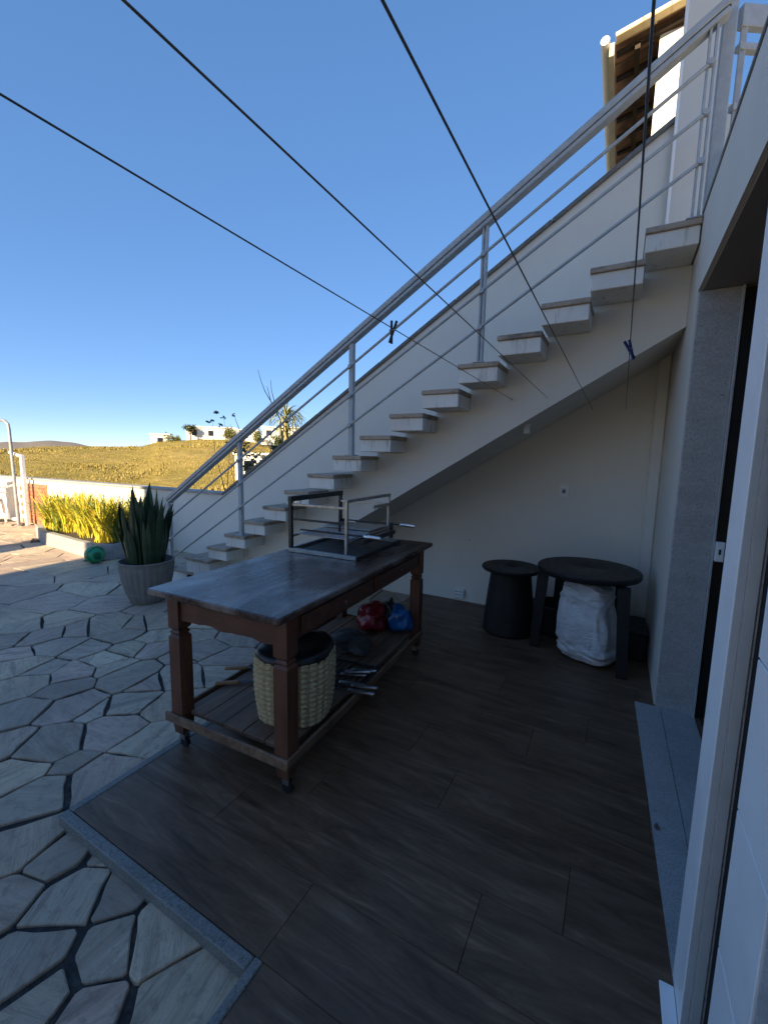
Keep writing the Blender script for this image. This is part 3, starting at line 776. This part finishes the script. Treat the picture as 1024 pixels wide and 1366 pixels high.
# ---- bundle of skewers and other things on the shelf
hz = SZ+.003
def skewer(p, ang, label, L=.30, hl=.15, dz=0, wide=.024):
    o = thing('skewer', label, 'skewer', (p[0], p[1], hz+dz), ang, 'skewers on the table shelf')
    mb = MB(); mb.bar((-L, 0, wide/2), (0, 0, wide/2), .014, .004, (0, 0, 1)); mb.build('blade', 'steel_dark', o)
    mb = MB(); mb.tube([(0, 0, wide/2), (.008, 0, wide/2), (hl, 0, wide/2), (hl+.004, 0, wide/2)], [wide*.3, wide/2, wide/2, wide*.3], 10); mb.build('handle', 'steel', o, smooth=40)
for (u, v, ang, dz) in ((462, 902, R(24), .0), (468, 899, R(30), .025), (476, 897, R(27), .0), (460, 913, R(16), .0), (472, 924, R(14), .025), (476, 918, R(20), 0)):
    q = at(u, v, z=hz+.01+dz); skewer((q.x-.04, q.y), ang, 'steel-handled skewer lying in the bundle beside the straw basket', dz=dz)
def knife(u, v, ang, L, label):
    q = at(u, v, z=hz+.01); o = thing('knife', label, 'knife', (q.x, q.y, hz), ang)
    mb = MB(); mb.box((0, -.012, .002), (.13, .012, .020), .005); mb.build('handle', 'handle_wood', o)
    mb = MB(); mb.box((.13, -.014, .009), (.13+L, .012, .012)); mb.build('blade', 'steel_dark', o)
knife(287, 912, R(38), .20, 'wooden-handled knife nearest the straw basket on the shelf')
knife(300, 892, R(36), .2, 'wooden-handled knife lying farther in on the shelf boards')
def lump(name, label, cat, c, r, mat, seed, sc=5, amp=.25, par=None):
    bm = bmesh.new(); bmesh.ops.create_icosphere(bm, subdivisions=4, radius=1)
    for v in bm.verts:
        d = v.co.normalized(); k = 1+amp*noise.noise(d*1.6+Vector((seed, 0, 0)))+amp*.5*abs(noise.noise(d*sc+Vector((0, seed, 0))))*-1
        v.co = Vector((d.x*r[0]*k, d.y*r[1]*k, max(-r[2]*.88, d.z*r[2]*k)))
    me = bpy.data.meshes.new(name); bm.to_mesh(me); bm.free(); me.materials.append(M[mat])
    me.polygons.foreach_set('use_smooth', [True]*len(me.polygons))
    o = link(name, me, par, c)
    if label: tag(o, label, cat)
    return o
lump('crumpled_packet', 'dark red crumpled packet at the wall end of the table shelf', 'packet', (-1.56, 2.68, SZ+.105), (.13, .11, .115), 'red_film', 3, 7, .4)
lump('blue_bag', 'bright blue plastic bag at the wall end of the table shelf', 'bag', (-1.36, 2.76, SZ+.10), (.10, .08, .11), 'blue_film', 9, 6, .4)
lump('pale_packet', 'small pale packet tucked above the red packet on the shelf', 'packet', (-1.49, 2.80, SZ+.17), (.045, .05, .05), 'pale_film', 5, 6, .4)
lump('dark_bag', 'black plastic bag between the red packet and the blue bag', 'bag', (-1.445, 2.755, SZ+.115), (.05, .06, .125), 'black_bag', 15, 6, .4)
lump('rag', 'dark grey rag heaped on the shelf behind the basket', 'rag', (-1.52, 2.33, SZ+.045), (.16, .15, .05), 'grey_cloth', 21, 5, .5)
o = thing('iron_grate', 'flat sooty iron grate lying on the shelf beside the skewers', 'grate', (-1.36, 2.03, SZ+.003), R(6))
mb = MB()
for p, q in (((-.17, -.12), (.17, -.12)), ((-.17, .12), (.17, .12)), ((-.17, -.12), (-.17, .12)), ((.17, -.12), (.17, .12))): mb.bar((*p, .008), (*q, .008), .010, .012)
mb.build('frame', 'steel_dark', o)
for i in range(9):
    mb = MB(); mb.tube([(-.145+i*.036, -.118, .010), (-.145+i*.036, .118, .010)], .004, 6); mb.build('rod', 'steel_dark', o)

# ---- black reel stool and black round table with sack
o = thing('reel_table', 'small black reel-shaped side table with flared drum by the wall', 'side table', (-.755, 3.72, 0))
mb = MB(); mb.lathe([(.19, .545), (.243, .552), (.25, .562), (.25, .576), (.243, .582), (.05, .580), (.045, .577)], n=48); tp = mb.build('top', 'black_plastic', o, smooth=40)
mb = MB(); mb.lathe([(.03, .583), (.03, .5845)], n=20); mb.build('hub', 'gap', tp)
mb = MB(); mb.lathe([(.215, .002), (.222, .012), (.219, .03), (.205, .18), (.187, .36), (.172, .50), (.176, .544)], n=48, fn=lambda r, z, a: r+.0025*math.cos(a*24)); mb.build('drum', 'black_plastic', o, smooth=50)
rt = thing('round_table', 'black round plastic garden table with a white sack beneath it', 'table', (-.147, 3.60, 0), R(0))
mb = MB(); mb.lathe([(.34, .635), (.362, .640), (.370, .652), (.370, .676), (.362, .684), (.30, .682), (.04, .685), (.03, .68)], n=56); mb.build('table_top', 'black_plastic', rt, smooth=40)
for i, (lx, ly) in enumerate(((.275, -.325), (-.345, -.10), (.26, .30), (-.24, .34))):
    k = .70; mb = MB(); tx, ty = lx*.90, ly*.90
    vs = []; 
    for (cx_, cy_, z, r_) in ((lx, ly, .001, .031), (lx, ly, .02, .034), (tx, ty, .634, .040)):
        vs += [(cx_-r_, cy_-r_, z), (cx_+r_, cy_-r_, z), (cx_+r_, cy_+r_, z), (cx_-r_, cy_+r_, z)]
    fs = [(j*4+k2, j*4+(k2+1) % 4, (j+1)*4+(k2+1) % 4, (j+1)*4+k2) for j in range(2) for k2 in range(4)]+[(3, 2, 1, 0), (8, 9, 10, 11)]
    mb.add(vs, fs); mb.build('leg', 'black_plastic', rt)
def sack():
    bm = bmesh.new(); bmesh.ops.create_icosphere(bm, subdivisions=6, radius=1)
    H = .60
    for v in bm.verts:
        d = v.co.normalized(); e = .32
        q = Vector([math.copysign(abs(c)**e_, c) for c, e_ in zip(d, (.50, .50, .26))])
        z = (q.z+1)/2; pinch = 1-.16*max(0, z-.55)/.45+.04*math.sin(z*7)
        p = Vector((q.x*.178*pinch, q.y*.145*pinch, z*H))
        n1 = noise.noise(Vector((p.x*7, p.y*7, p.z*13)))
        ridge = 1-abs(noise.noise(Vector((p.x*6+n1, p.y*6, p.z*19+4*p.x))))*2
        ridge2 = 1-abs(noise.noise(Vector((p.x*14, p.y*14+3, p.z*24+n1*2))))*2
        k = .020*ridge+.009*ridge2+.014*n1
        p += Vector((d.x, d.y, 0))*k
        p.x += .05*(z-.5)*-1
        p.z = max(.0, p.z) + (0.012*noise.noise(Vector((d.x*3, d.y*3, 5))) if z > .9 else 0)
        v.co = p
    me = bpy.data.meshes.new('sack'); bm.to_mesh(me); bm.free(); me.materials.append(M['sack'])
    me.polygons.foreach_set('use_smooth', [True]*len(me.polygons))
    o = link('sack', me, None, (-.115, 3.47, .002)); o.rotation_euler = (0, 0, R(-24)); return tag(o, 'stuffed white crinkled sack standing under the black round table', 'sack')
sack()
o = thing('storage_crate', 'low black crate on the floor in the corner behind the round table', 'crate', (.125, 3.80, 0))
mb = MB(); mb.box((-.16, -.19, .002), (.16, .19, .21), .012); mb.build('body', 'black_plastic', o)
mb = MB(); mb.box((-.168, -.198, .2105), (.168, .198, .232), .006); mb.build('lid', 'black_plastic', o)

o = thing('black_bin', 'low black bin on the floor between the reel table and the white sack', 'bin', (-.41, 3.86, 0))
mb = MB(); mb.lathe([(.13, .002), (.138, .008), (.165, .25), (.175, .255), (.175, .27), (.16, .272), (.155, .25), (.13, .03), (.01, .03)], n=36); mb.build('body', 'black_plastic', o, smooth=40)
# ---- potted snake plant
pc = Vector((-4.25, 2.60, ZS))
pot = thing('plant_pot', 'large grey ribbed cement pot holding a snake plant beside the stair', 'pot', pc)
def potfn(r, z, a): return r+.0065*math.cos(a*26)*(1 if .02 < z < .40 else 0)
mb = MB(); mb.lathe([(.155, .0), (.165, .008), (.205, .12), (.240, .27), (.256, .38), (.260, .425), (.266, .432), (.264, .444), (.250, .446), (.243, .425), (.240, .37)], n=90, fn=potfn); mb.build('body', 'pot', pot, smooth=60)
mb = MB(); mb.lathe([(.241, .36), (.12, .395), (.01, .40)], n=30); mb.build('soil', 'soil', pot, smooth='all')
sp = thing('snake_plant', 'tall dark green snake plant with upright blade leaves in the grey pot', 'plant', pc+V3(0, 0, .385))
def blade(L, wmax, lean, az, twist, curl, mat, parent, base, n=9, tip=.9, name='leaf', thick=.25):
    vs = []; fs = []
    d = Vector((math.cos(az), math.sin(az), 0)); s0 = Vector((-math.sin(az), math.cos(az), 0))
    for i in range(n+1):
        u = i/n; ang = lean+curl*u*u
        p = base+d*(L*u*math.sin(ang))+Vector((0, 0, L*u*math.cos(ang)))
        w_ = wmax*(.55+.45*math.sin(min(1, u*1.6)*math.pi/2))*(1 if u < .6 else max(.0, 1-((u-.6)/.4)**1.9))
        t_ = twist*u; sd = s0*math.cos(t_)+d*math.sin(t_); nn = d*math.cos(t_)-s0*math.sin(t_)
        vs += [p-sd*w_/2, p+nn*w_*thick, p+sd*w_/2]
    for i in range(n):
        for k in range(2): fs.append((i*3+k, i*3+k+1, i*3+4+k, i*3+3+k))
    return vs, fs
rl = random.Random(5)
specs = [(.02, .0, .86, .085), (.07, .6, .82, .08), (.06, 2.2, .88, .075), (.09, 3.4, .80, .08), (.08, 4.6, .84, .08), (.10, 5.5, .76, .075)]
for i in range(58):
    a = rl.uniform(0, 2*math.pi); rr = math.sqrt(rl.uniform(.02, 1))*.20
    specs.append((rr, a, rl.uniform(.5, .84)*(1-.22*(rr/.2)**3), rl.uniform(.055, .085)))
specs += [(.21, 3.5, .62, .055), (.22, 3.3, .5, .05), (.21, 3.9, .40, .05), (.20, .2, .58, .055), (.21, -.3, .66, .055), (.22, -.6, .5, .05)]
for rr, a, L_, wd in specs:
    vs, fs = blade(L_, wd, rr*rl.uniform(.25, 1.0), a, rl.uniform(-1.2, 1.2), rl.uniform(-.05, .12), None, sp, Vector((math.cos(a)*rr*.8, math.sin(a)*rr*.8, 0)), 10)
    for j in range(0, len(vs)): pass
    mb = MB(); mb.add(vs, fs); mb.build('leaf', 'snake_leaf', sp, smooth='all', fix=False)

# ---- stone planter with strap-leaved plants, ball
pl = thing('stone_planter', 'low pale stone planter bed in front of the garden wall', 'planter')
outer = [(-9.25, 3.62), (-8.42, 3.36), (-6.58, 3.24), (-6.36, 3.40), (-6.36, YW-.005)]
for (a, b) in zip(outer, outer[1:]):
    d = Vector(b)-Vector(a); n_ = max(1, round(d.length/.48)); nrm = Vector((d.y, -d.x)).normalized()*-1
    for i in range(n_):
        p = Vector(a)+d*(i/n_); q = Vector(a)+d*((i+1)/n_); u = d.normalized()*.004
        mb = MB(); mb.bar((p.x+u.x+nrm.x*.05, p.y+u.y+nrm.y*.05, .055), (q.x-u.x+nrm.x*.05, q.y-u.y+nrm.y*.05, .055), .10, .225+fr(-.006, .006), (0, 0, 1), .008); mb.build('kerb_stone', 'kerb', pl)
mb = MB(); mb.prism([(-9.2, 3.72), (-8.4, 3.47), (-6.6, 3.36), (-6.47, 3.45), (-6.47, YW-.006), (-9.2, YW-.006)], 'z', -.05, .11); mb.build('soil', 'soil', pl)
def strap_plant(x, y, h, nleaf, mats, label, group, rs_):
    o = thing('strap_plant', label, 'plant', (x, y, .11), 0, group)
    for mi, mt in enumerate(mats):
        mb = MB()
        for i in range(nleaf//len(mats)):
            a = rs_.uniform(0, 2*math.pi); L_ = h*rs_.uniform(.6, 1.1)
            b0 = Vector((rs_.gauss(0, .06), rs_.gauss(0, .05), 0))
            vs, fs = blade(L_, rs_.uniform(.014, .026), rs_.uniform(.0, .36), a, rs_.uniform(-.6, .6), rs_.uniform(.0, .75), None, o, b0, 6, thick=.12); mb.add(vs, fs)
        mb.build('foliage', mt, o, smooth='all', fix=False)
rp = random.Random(3)
for i in range(18):
    x = -8.85+i*.128; strap_plant(x, 3.78+rp.uniform(-.16, .24), rp.uniform(.62, .86), 84, ['leaf_yellow', 'leaf_gold', 'leaf_green'] if rp.random() < .45 else ['leaf_yellow', 'leaf_gold'], 'yellow strap-leaved plant growing in the stone planter', 'yellow plants in the planter', rp)
for i in range(4):
    strap_plant(-9.08+i*.11, 3.86+rp.uniform(-.1, .15), .62, 70, ['leaf_green', 'leaf_yellow'], 'greener strap-leaved plant at the brick end of the planter', 'green plants in the planter', rp)
for i in range(2): strap_plant(-6.56+i*.12, 3.62+.12*i, .5, 26, ['leaf_dark', 'leaf_green'], 'dark spiky plant at the snake plant end of the planter', 'dark plants in the planter', rp)
bm = bmesh.new(); bmesh.ops.create_icosphere(bm, subdivisions=4, radius=.125)
me = bpy.data.meshes.new('ball'); bm.to_mesh(me); bm.free(); me.materials.append(M['green_ball']); me.polygons.foreach_set('use_smooth', [True]*len(me.polygons))
q = at(123, 754, z=ZS); o = link('ball', me, None, (q.x-.08, q.y+.08, ZS+.128)); tag(o, 'green marbled play ball lying against the stone planter', 'ball')

# ---- chair stack, posts at the far end
for i in range(2):
    o = thing('plastic_chair', ['white plastic garden chair standing by the boundary wall', 'white plastic chair nested into the one by the wall'][i], 'chair', (-11.75-.05*i, 3.72, ZS+.11*i), R(20), None)
    for lx, ly in ((-.22, -.22), (.22, -.22), (-.22, .22), (.22, .22)):
        mb = MB(); mb.tube([(lx*1.08, ly*1.08, .0), (lx, ly, .42)], [.020, .026], 8); mb.build('leg', 'white_plastic', o)
    mb = MB(); mb.box((-.24, -.24, .40), (.24, .24, .425), .01); mb.build('seat', 'white_plastic', o)
    for k in range(6):
        x = -.20+k*.08
        mb = MB(); mb.bar((x, .225, .425), (x, .30, .80), .045, .012, (0, 1, 0), .003); mb.build('back_slat', 'white_plastic', o)
    mb = MB(); mb.bar((-.25, .305, .82), (.25, .305, .82), .03, .07, (0, 0, 1), .008); mb.build('back_rail', 'white_plastic', o)
    for s_ in (-1, 1):
        mb = MB(); mb.tube([(s_*.25, -.2, .42), (s_*.265, -.2, .62), (s_*.265, .0, .65), (s_*.25, .27, .65)], .022, 8); mb.build('arm', 'white_plastic', o, smooth=40)
o = thing('lamp_post', 'slender grey pole with a bent top standing by the brick panel', 'pole', (-10.95, 3.98, ZS))
mb = MB(); mb.tube([(0.05, 0, 0), (.03, 0, 1.1), (0, 0, 1.98), (-.03, -.0, 2.09), (-.10, -.02, 2.15), (-.2, -.03, 2.17), (-.9, -.08, 2.18)], [.032, .03, .028, .028, .028, .028, .028], 10); mb.build('pole', 'grey_pole', o, smooth=40)
mb = MB(); mb.lathe([(.07, 0), (.07, .012), (.04, .02)], (.05, 0, 0), 14); mb.build('base', 'grey_pole', o)
o = thing('white_post', 'thin white post with a short side arm in front of the brick panel', 'post', (-10.75, 4.08, ZS))
mb = MB(); mb.box((-.035, -.035, 0), (.035, .035, 1.47), .006); mb.build('shaft', 'white_plastic', o)
mb = MB(); mb.bar((-.036, 0, 1.44), (-.42, -.05, 1.52), .05, .05, (0, 0, 1), .006); mb.build('arm', 'white_plastic', o)
mb = MB(); mb.box((-12.05, 3.45, ZS+.003), (-11.75, 3.62, ZS+.07), .012); tag(mb.build('red_tray', simple('red_plastic', (.5, .03, .03), .4)), 'small red tray on the paving under the white chairs', 'tray')

# ---- clothes lines and pegs
WZ = 1.965
ends = [(-.755, BY), (-.503, YW), (-.241, YW), (.015, YW)]
brd = [(0, 125), (165, 0), (510, 0), (872, 0)]
lab = ['clothes line crossing low over the stair with a black peg on it', 'clothes line running to a hook beneath the stair beam, no peg, leftmost wall hook', 'clothes line without pegs next to the line with the blue peg', 'clothes line by the doorway carrying the blue peg']
lab[1] = 'bare clothes line between the black-peg line and another bare line'
wires = []
for i, ((x, y), (u, v)) in enumerate(zip(ends, brd)):
    E_ = Vector((x, y-.03, WZ)); P_ = at(u, v, z=WZ-.0)
    if i < 3: P_ = at(u, v, x=x)
    d = (P_-E_).normalized(); far = E_+d*((E_.y+8.98)/-d.y)
    o = thing('clothes_line', lab[i], 'clothes line', E_)
    pts = [Vector((0, 0, 0)), (P_-E_)*.5, P_-E_, far-E_]
    mb = MB(); mb.tube(pts, .0018, 8); mb.build('wire', 'wire', o)
    mb = MB(); mb.tube([(0, .029, -.0), (0, .004, 0), (0, -.012, -.006), (0, -.016, .002), (0, -.008, .008)], .0035, 6); mb.build('hook', 'steel', o)
    wires.append((E_, d))
def peg(i, u, v, mat, label, tilt, s=1.0):
    E_, d = wires[i]
    best = None
    for k in range(400):
        p = E_+d*(k*.012); q = p-Vector((0, 0, CAM_H)); z = q.dot(_f)
        if z <= .1: break
        e = abs(512+FPX*q.dot(_r2)/z-u)+abs(683+FPX*q.dot(_d2)/z-v)
        if best is None or e < best[0]: best = (e, p)
    o = thing('clothes_peg', label, 'clothes peg', best[1])
    for s_ in (-1, 1):
        mb = MB(); mb.box((-.0045*s, -.004*s, -.045*s), (.0045*s, .004*s, .035*s), .001*s)
        c = mb.build('jaw', mat, o); c.rotation_euler = (0, s_*.17+tilt, .5); c.location = (s_*.004*s, 0, -.008*s)
    mb = MB(); mb.tube([(-.012*s, 0, -.006*s), (.012*s, 0, -.006*s)], .004*s, 8); mb.build('spring', 'steel', o)
peg(0, 523, 440, 'pin_black', 'black plastic clothes peg clipped on the line over the stair', 0.15)
peg(3, 838, 462, 'pin_blue', 'dark blue plastic clothes peg on the line by the doorway', -.45)

# ---- plants beyond the wall
def leafball(mb, c, r, n, size, rs_, flat=.8):
    for i in range(n):
        d = Vector((rs_.gauss(0, 1), rs_.gauss(0, 1), rs_.gauss(0, 1)*flat))
        if d.length < 1e-3: continue
        p = Vector(c)+d.normalized()*r*(rs_.random()**.45)*(.75+.35*noise.noise(d.normalized()*2+Vector(c)))
        a = Vector((rs_.gauss(0, 1), rs_.gauss(0, 1), rs_.gauss(0, .6))).normalized(); b = a.cross(Vector((rs_.gauss(0, 1), rs_.gauss(0, 1), rs_.gauss(0, 1)))).normalized()
        s_ = size*rs_.uniform(.6, 1.3)
        mb.add([p-a*s_, p+b*s_*.45, p+a*s_, p-b*s_*.45], [(0, 1, 2, 3)])
rt_ = random.Random(21)
def tree(name, label, c, h, r, n, size, mat, group=None):
    o = thing(name, label, 'tree', c, 0, group)
    mb = MB(); mb.tube([(0, 0, -.3), (.05*h, 0, h*.35), (0, .04*h, h*.7)], [h*.05, h*.035, h*.015], 7)
    for k in range(4):
        a = k*1.6+rt_.random(); mb.tube([(.03*h, 0, h*.4), (math.cos(a)*r*.6, math.sin(a)*r*.6, h*.75)], [h*.02, h*.007], 5)
    mb.build('trunk', 'bark', o)
    mb = MB()
    for k in range(7):
        a = rt_.uniform(0, 6.3); q = rt_.uniform(0, .6)
        leafball(mb, (math.cos(a)*r*q, math.sin(a)*r*q, h-r*.55+rt_.uniform(-.3, .35)*r), r*rt_.uniform(.4, .62), n//7, size, rt_)
    mb.build('crown', mat, o, fix=False)
GT = 'trees on the hill crest'
for i, (px, dist, h, r, mt, lb) in enumerate(((258, 96, 3.4, 1.6, 'leaf_dark', 'round dark tree standing beside the white houses on the crest'), (309, 96, 3.0, 2.2, 'leaf_olive', 'broad olive tree in front of the white houses on the crest'), (347, 90, 3.4, 2.4, 'leaf_olive', 'olive tree on the crest partly behind the handrail'), (372, 92, 2.6, 2.0, 'leaf_dark', 'low dark tree on the crest near the yucca'), (240, 95, 1.6, 2.4, 'leaf_olive', 'low spreading shrub along the hill crest'))):
    v = at(px, 590, z=0)-Vector((0, 0, CAM_H)); az = math.degrees(math.atan2(*(at(px, 700, z=0).xy)))
    tree('hill_tree', lb, hillp(az, dist, -.3), h, r, 900, .20, mt, GT)
# yucca just behind the wall
yt = at(381, 556, y=12.5)
yc = Vector((yt.x, 12.5, -3.3)); yh = yt.z+3.3
o = thing('yucca', 'yucca with a golden trunk and drooping leaves behind the stair wall', 'yucca', yc)
mb = MB(); mb.tube([(0, 0, -.2), (.08, 0, yh*.45), (-.05, 0, yh*.8), (.02, 0, yh)], [.17, .15, .12, .10], 9); mb.build('trunk', 'bark_gold', o, smooth=60)
mb = MB()
for i in range(150):
    a = rt_.uniform(0, 6.3); z = yh+.12-1.0*rt_.random()**1.6
    vs, fs = blade(rt_.uniform(.6, 1.0), .05, rt_.uniform(.2, 1.5), a, 0, rt_.uniform(.3, 1.6), None, o, Vector((.02, 0, z)), 6, thick=.15); mb.add(vs, fs)
mb.build('crown', 'leaf_yucca', o, smooth='all', fix=False)
# sparse shrub with bare twigs
sc_ = Vector((-5.85, 5.3, -3.3))
o = thing('sparse_shrub', 'sparse dark-leaved shrub with long bare twigs rising above the wall', 'shrub', sc_)
mb = MB(); fol = MB(); rk = random.Random(14)
tips = [(275, 560, .05), (292, 556, .05), (330, 600, .12), (318, 612, .1), (342, 612, .12), (334, 625, .1), (306, 592, .08), (366, 600, .08)]
for (u, v, lf) in tips:
    T_ = at(u, v, y=5.3)-sc_; b0 = Vector((rk.uniform(-.05, .05), 0, 2.6)); m1 = b0.lerp(T_, .55)+Vector((rk.uniform(-.12, .12), rk.uniform(-.1, .1), .05))
    T_.y += rk.uniform(-.15, .15)
    m1 += Vector((.16, 0, 0)) if not lf else Vector((0, 0, 0)); m2 = b0.lerp(T_, .8)+Vector((rk.uniform(.04, .16) if not lf else rk.uniform(-.09, .09), rk.uniform(-.05, .05), 0)); mb.tube([(0, 0, 0), b0, m1, m2, T_], [.03, .014, .008, .0045, .002], 5)
    if lf:
        for k in range(3): leafball(fol, T_+Vector((rk.gauss(0, .05), rk.gauss(0, .06), rk.gauss(0, .06))), lf, 10 if lf < .06 else 26, .035, rk)
for pl_ in (((344, 493), (348, 508), (354, 523), (363, 538), (374, 560), (378, 600)), ((361, 507), (362, 520), (366, 536), (372, 552)), ((313, 555), (315, 562), (319, 572), (324, 590), (330, 612)), ((356, 515), (358, 522), (361, 534)), ((377, 528), (372, 540), (368, 556))):
    mb.tube([at(u, v, y=5.3)-sc_ for u, v in pl_], [.003+.0018*i for i in range(len(pl_))], 5)
mb.build('branches', 'bark', o); fol.build('foliage', 'leaf_dark', o, fix=False)

# ---- houses on the hill
def hill_house(px, dist, wd, dp, ht, label, sink=.4, rz=0, roof='kerb'):
    az = math.degrees(math.atan2(*(at(px, 700, z=0).xy))); c = hillp(az, dist, -sink)
    o = thing('hill_house', label, 'house', c, -R(az)+rz, 'white houses on the hill')
    mb = MB(); mb.box((-wd/2, -dp/2, -2), (wd/2, dp/2, ht)); mb.build('wall', 'white_house', o)
    mb = MB(); mb.box((-wd/2-.2, -dp/2-.2, ht+.002), (wd/2+.2, dp/2+.2, ht+.22)); mb.build('roof', 'white_house', o)
    n_ = max(1, int(wd/2.6))
    for i in range(n_):
        x = -wd/2+wd*(i+.5)/n_
        mb = MB(); mb.box((x-.5, -dp/2-.03, ht-1.7), (x+.5, -dp/2+.01, ht-.6)); mb.build('window', 'glass', o)
hill_house(219, 97, 3.4, 3, 1.9, 'tiny white house at the low end of the hill crest')
hill_house(285, 100, 9.5, 5, 3.3, 'long white house on the crest behind the round tree')
hill_house(330, 100, 5, 5, 3.0, 'white house on the crest behind the broad olive tree')
hill_house(378, 96, 8.5, 5, 4.2, 'white house on the crest behind the yucca')
hill_house(352, 48, 5.5, 4, 3.1, 'white house lower on the slope behind the sparse shrub', .5)
hill_house(36, 240, 6, 5, 3.0, 'far white house at the foot of the distant red hill', -9.5)
# grass tufts on the slope
mb = MB(); rg = random.Random(8)
for i in range(20000):
    a = rg.uniform(-74, -40); d = 24+72*rg.random()**.8
    p = hillp(a, d, -.03); s_ = rg.uniform(.09, .24)*(.45+noise.noise(p*.12)*1.2+.35)
    if s_ < .06: continue
    for k in range(2):
        b_ = rg.uniform(0, 3.14); e = Vector((math.cos(b_), math.sin(b_), 0))*s_*.35; l_ = Vector((rg.uniform(-.2, .2), rg.uniform(-.2, .2), 1))*s_
        mb.add([p-e, p+e, p+l_+e*.3, p+l_-e*.3], [(0, 1, 2, 3)])
stuff(mb.build('hill_grass', 'tuft', None, fix=False))

# ---- dry leaf on the threshold
q = at(876, 1104, z=.007); mb = MB()
mb.add([(0, -.016, .0005), (.010, -.004, .004), (.008, .008, .002), (.0, .020, .007), (-.009, .007, .001), (-.011, -.005, .005), (0, 0, .0015)], [(6, 0, 1), (6, 1, 2), (6, 2, 3), (6, 3, 4), (6, 4, 5), (6, 5, 0)])
tag(mb.build('dry_leaf', 'bark', None, fix=False, loc=(q.x, q.y, .0065)), 'small dark dry leaf lying on the granite threshold', 'leaf')
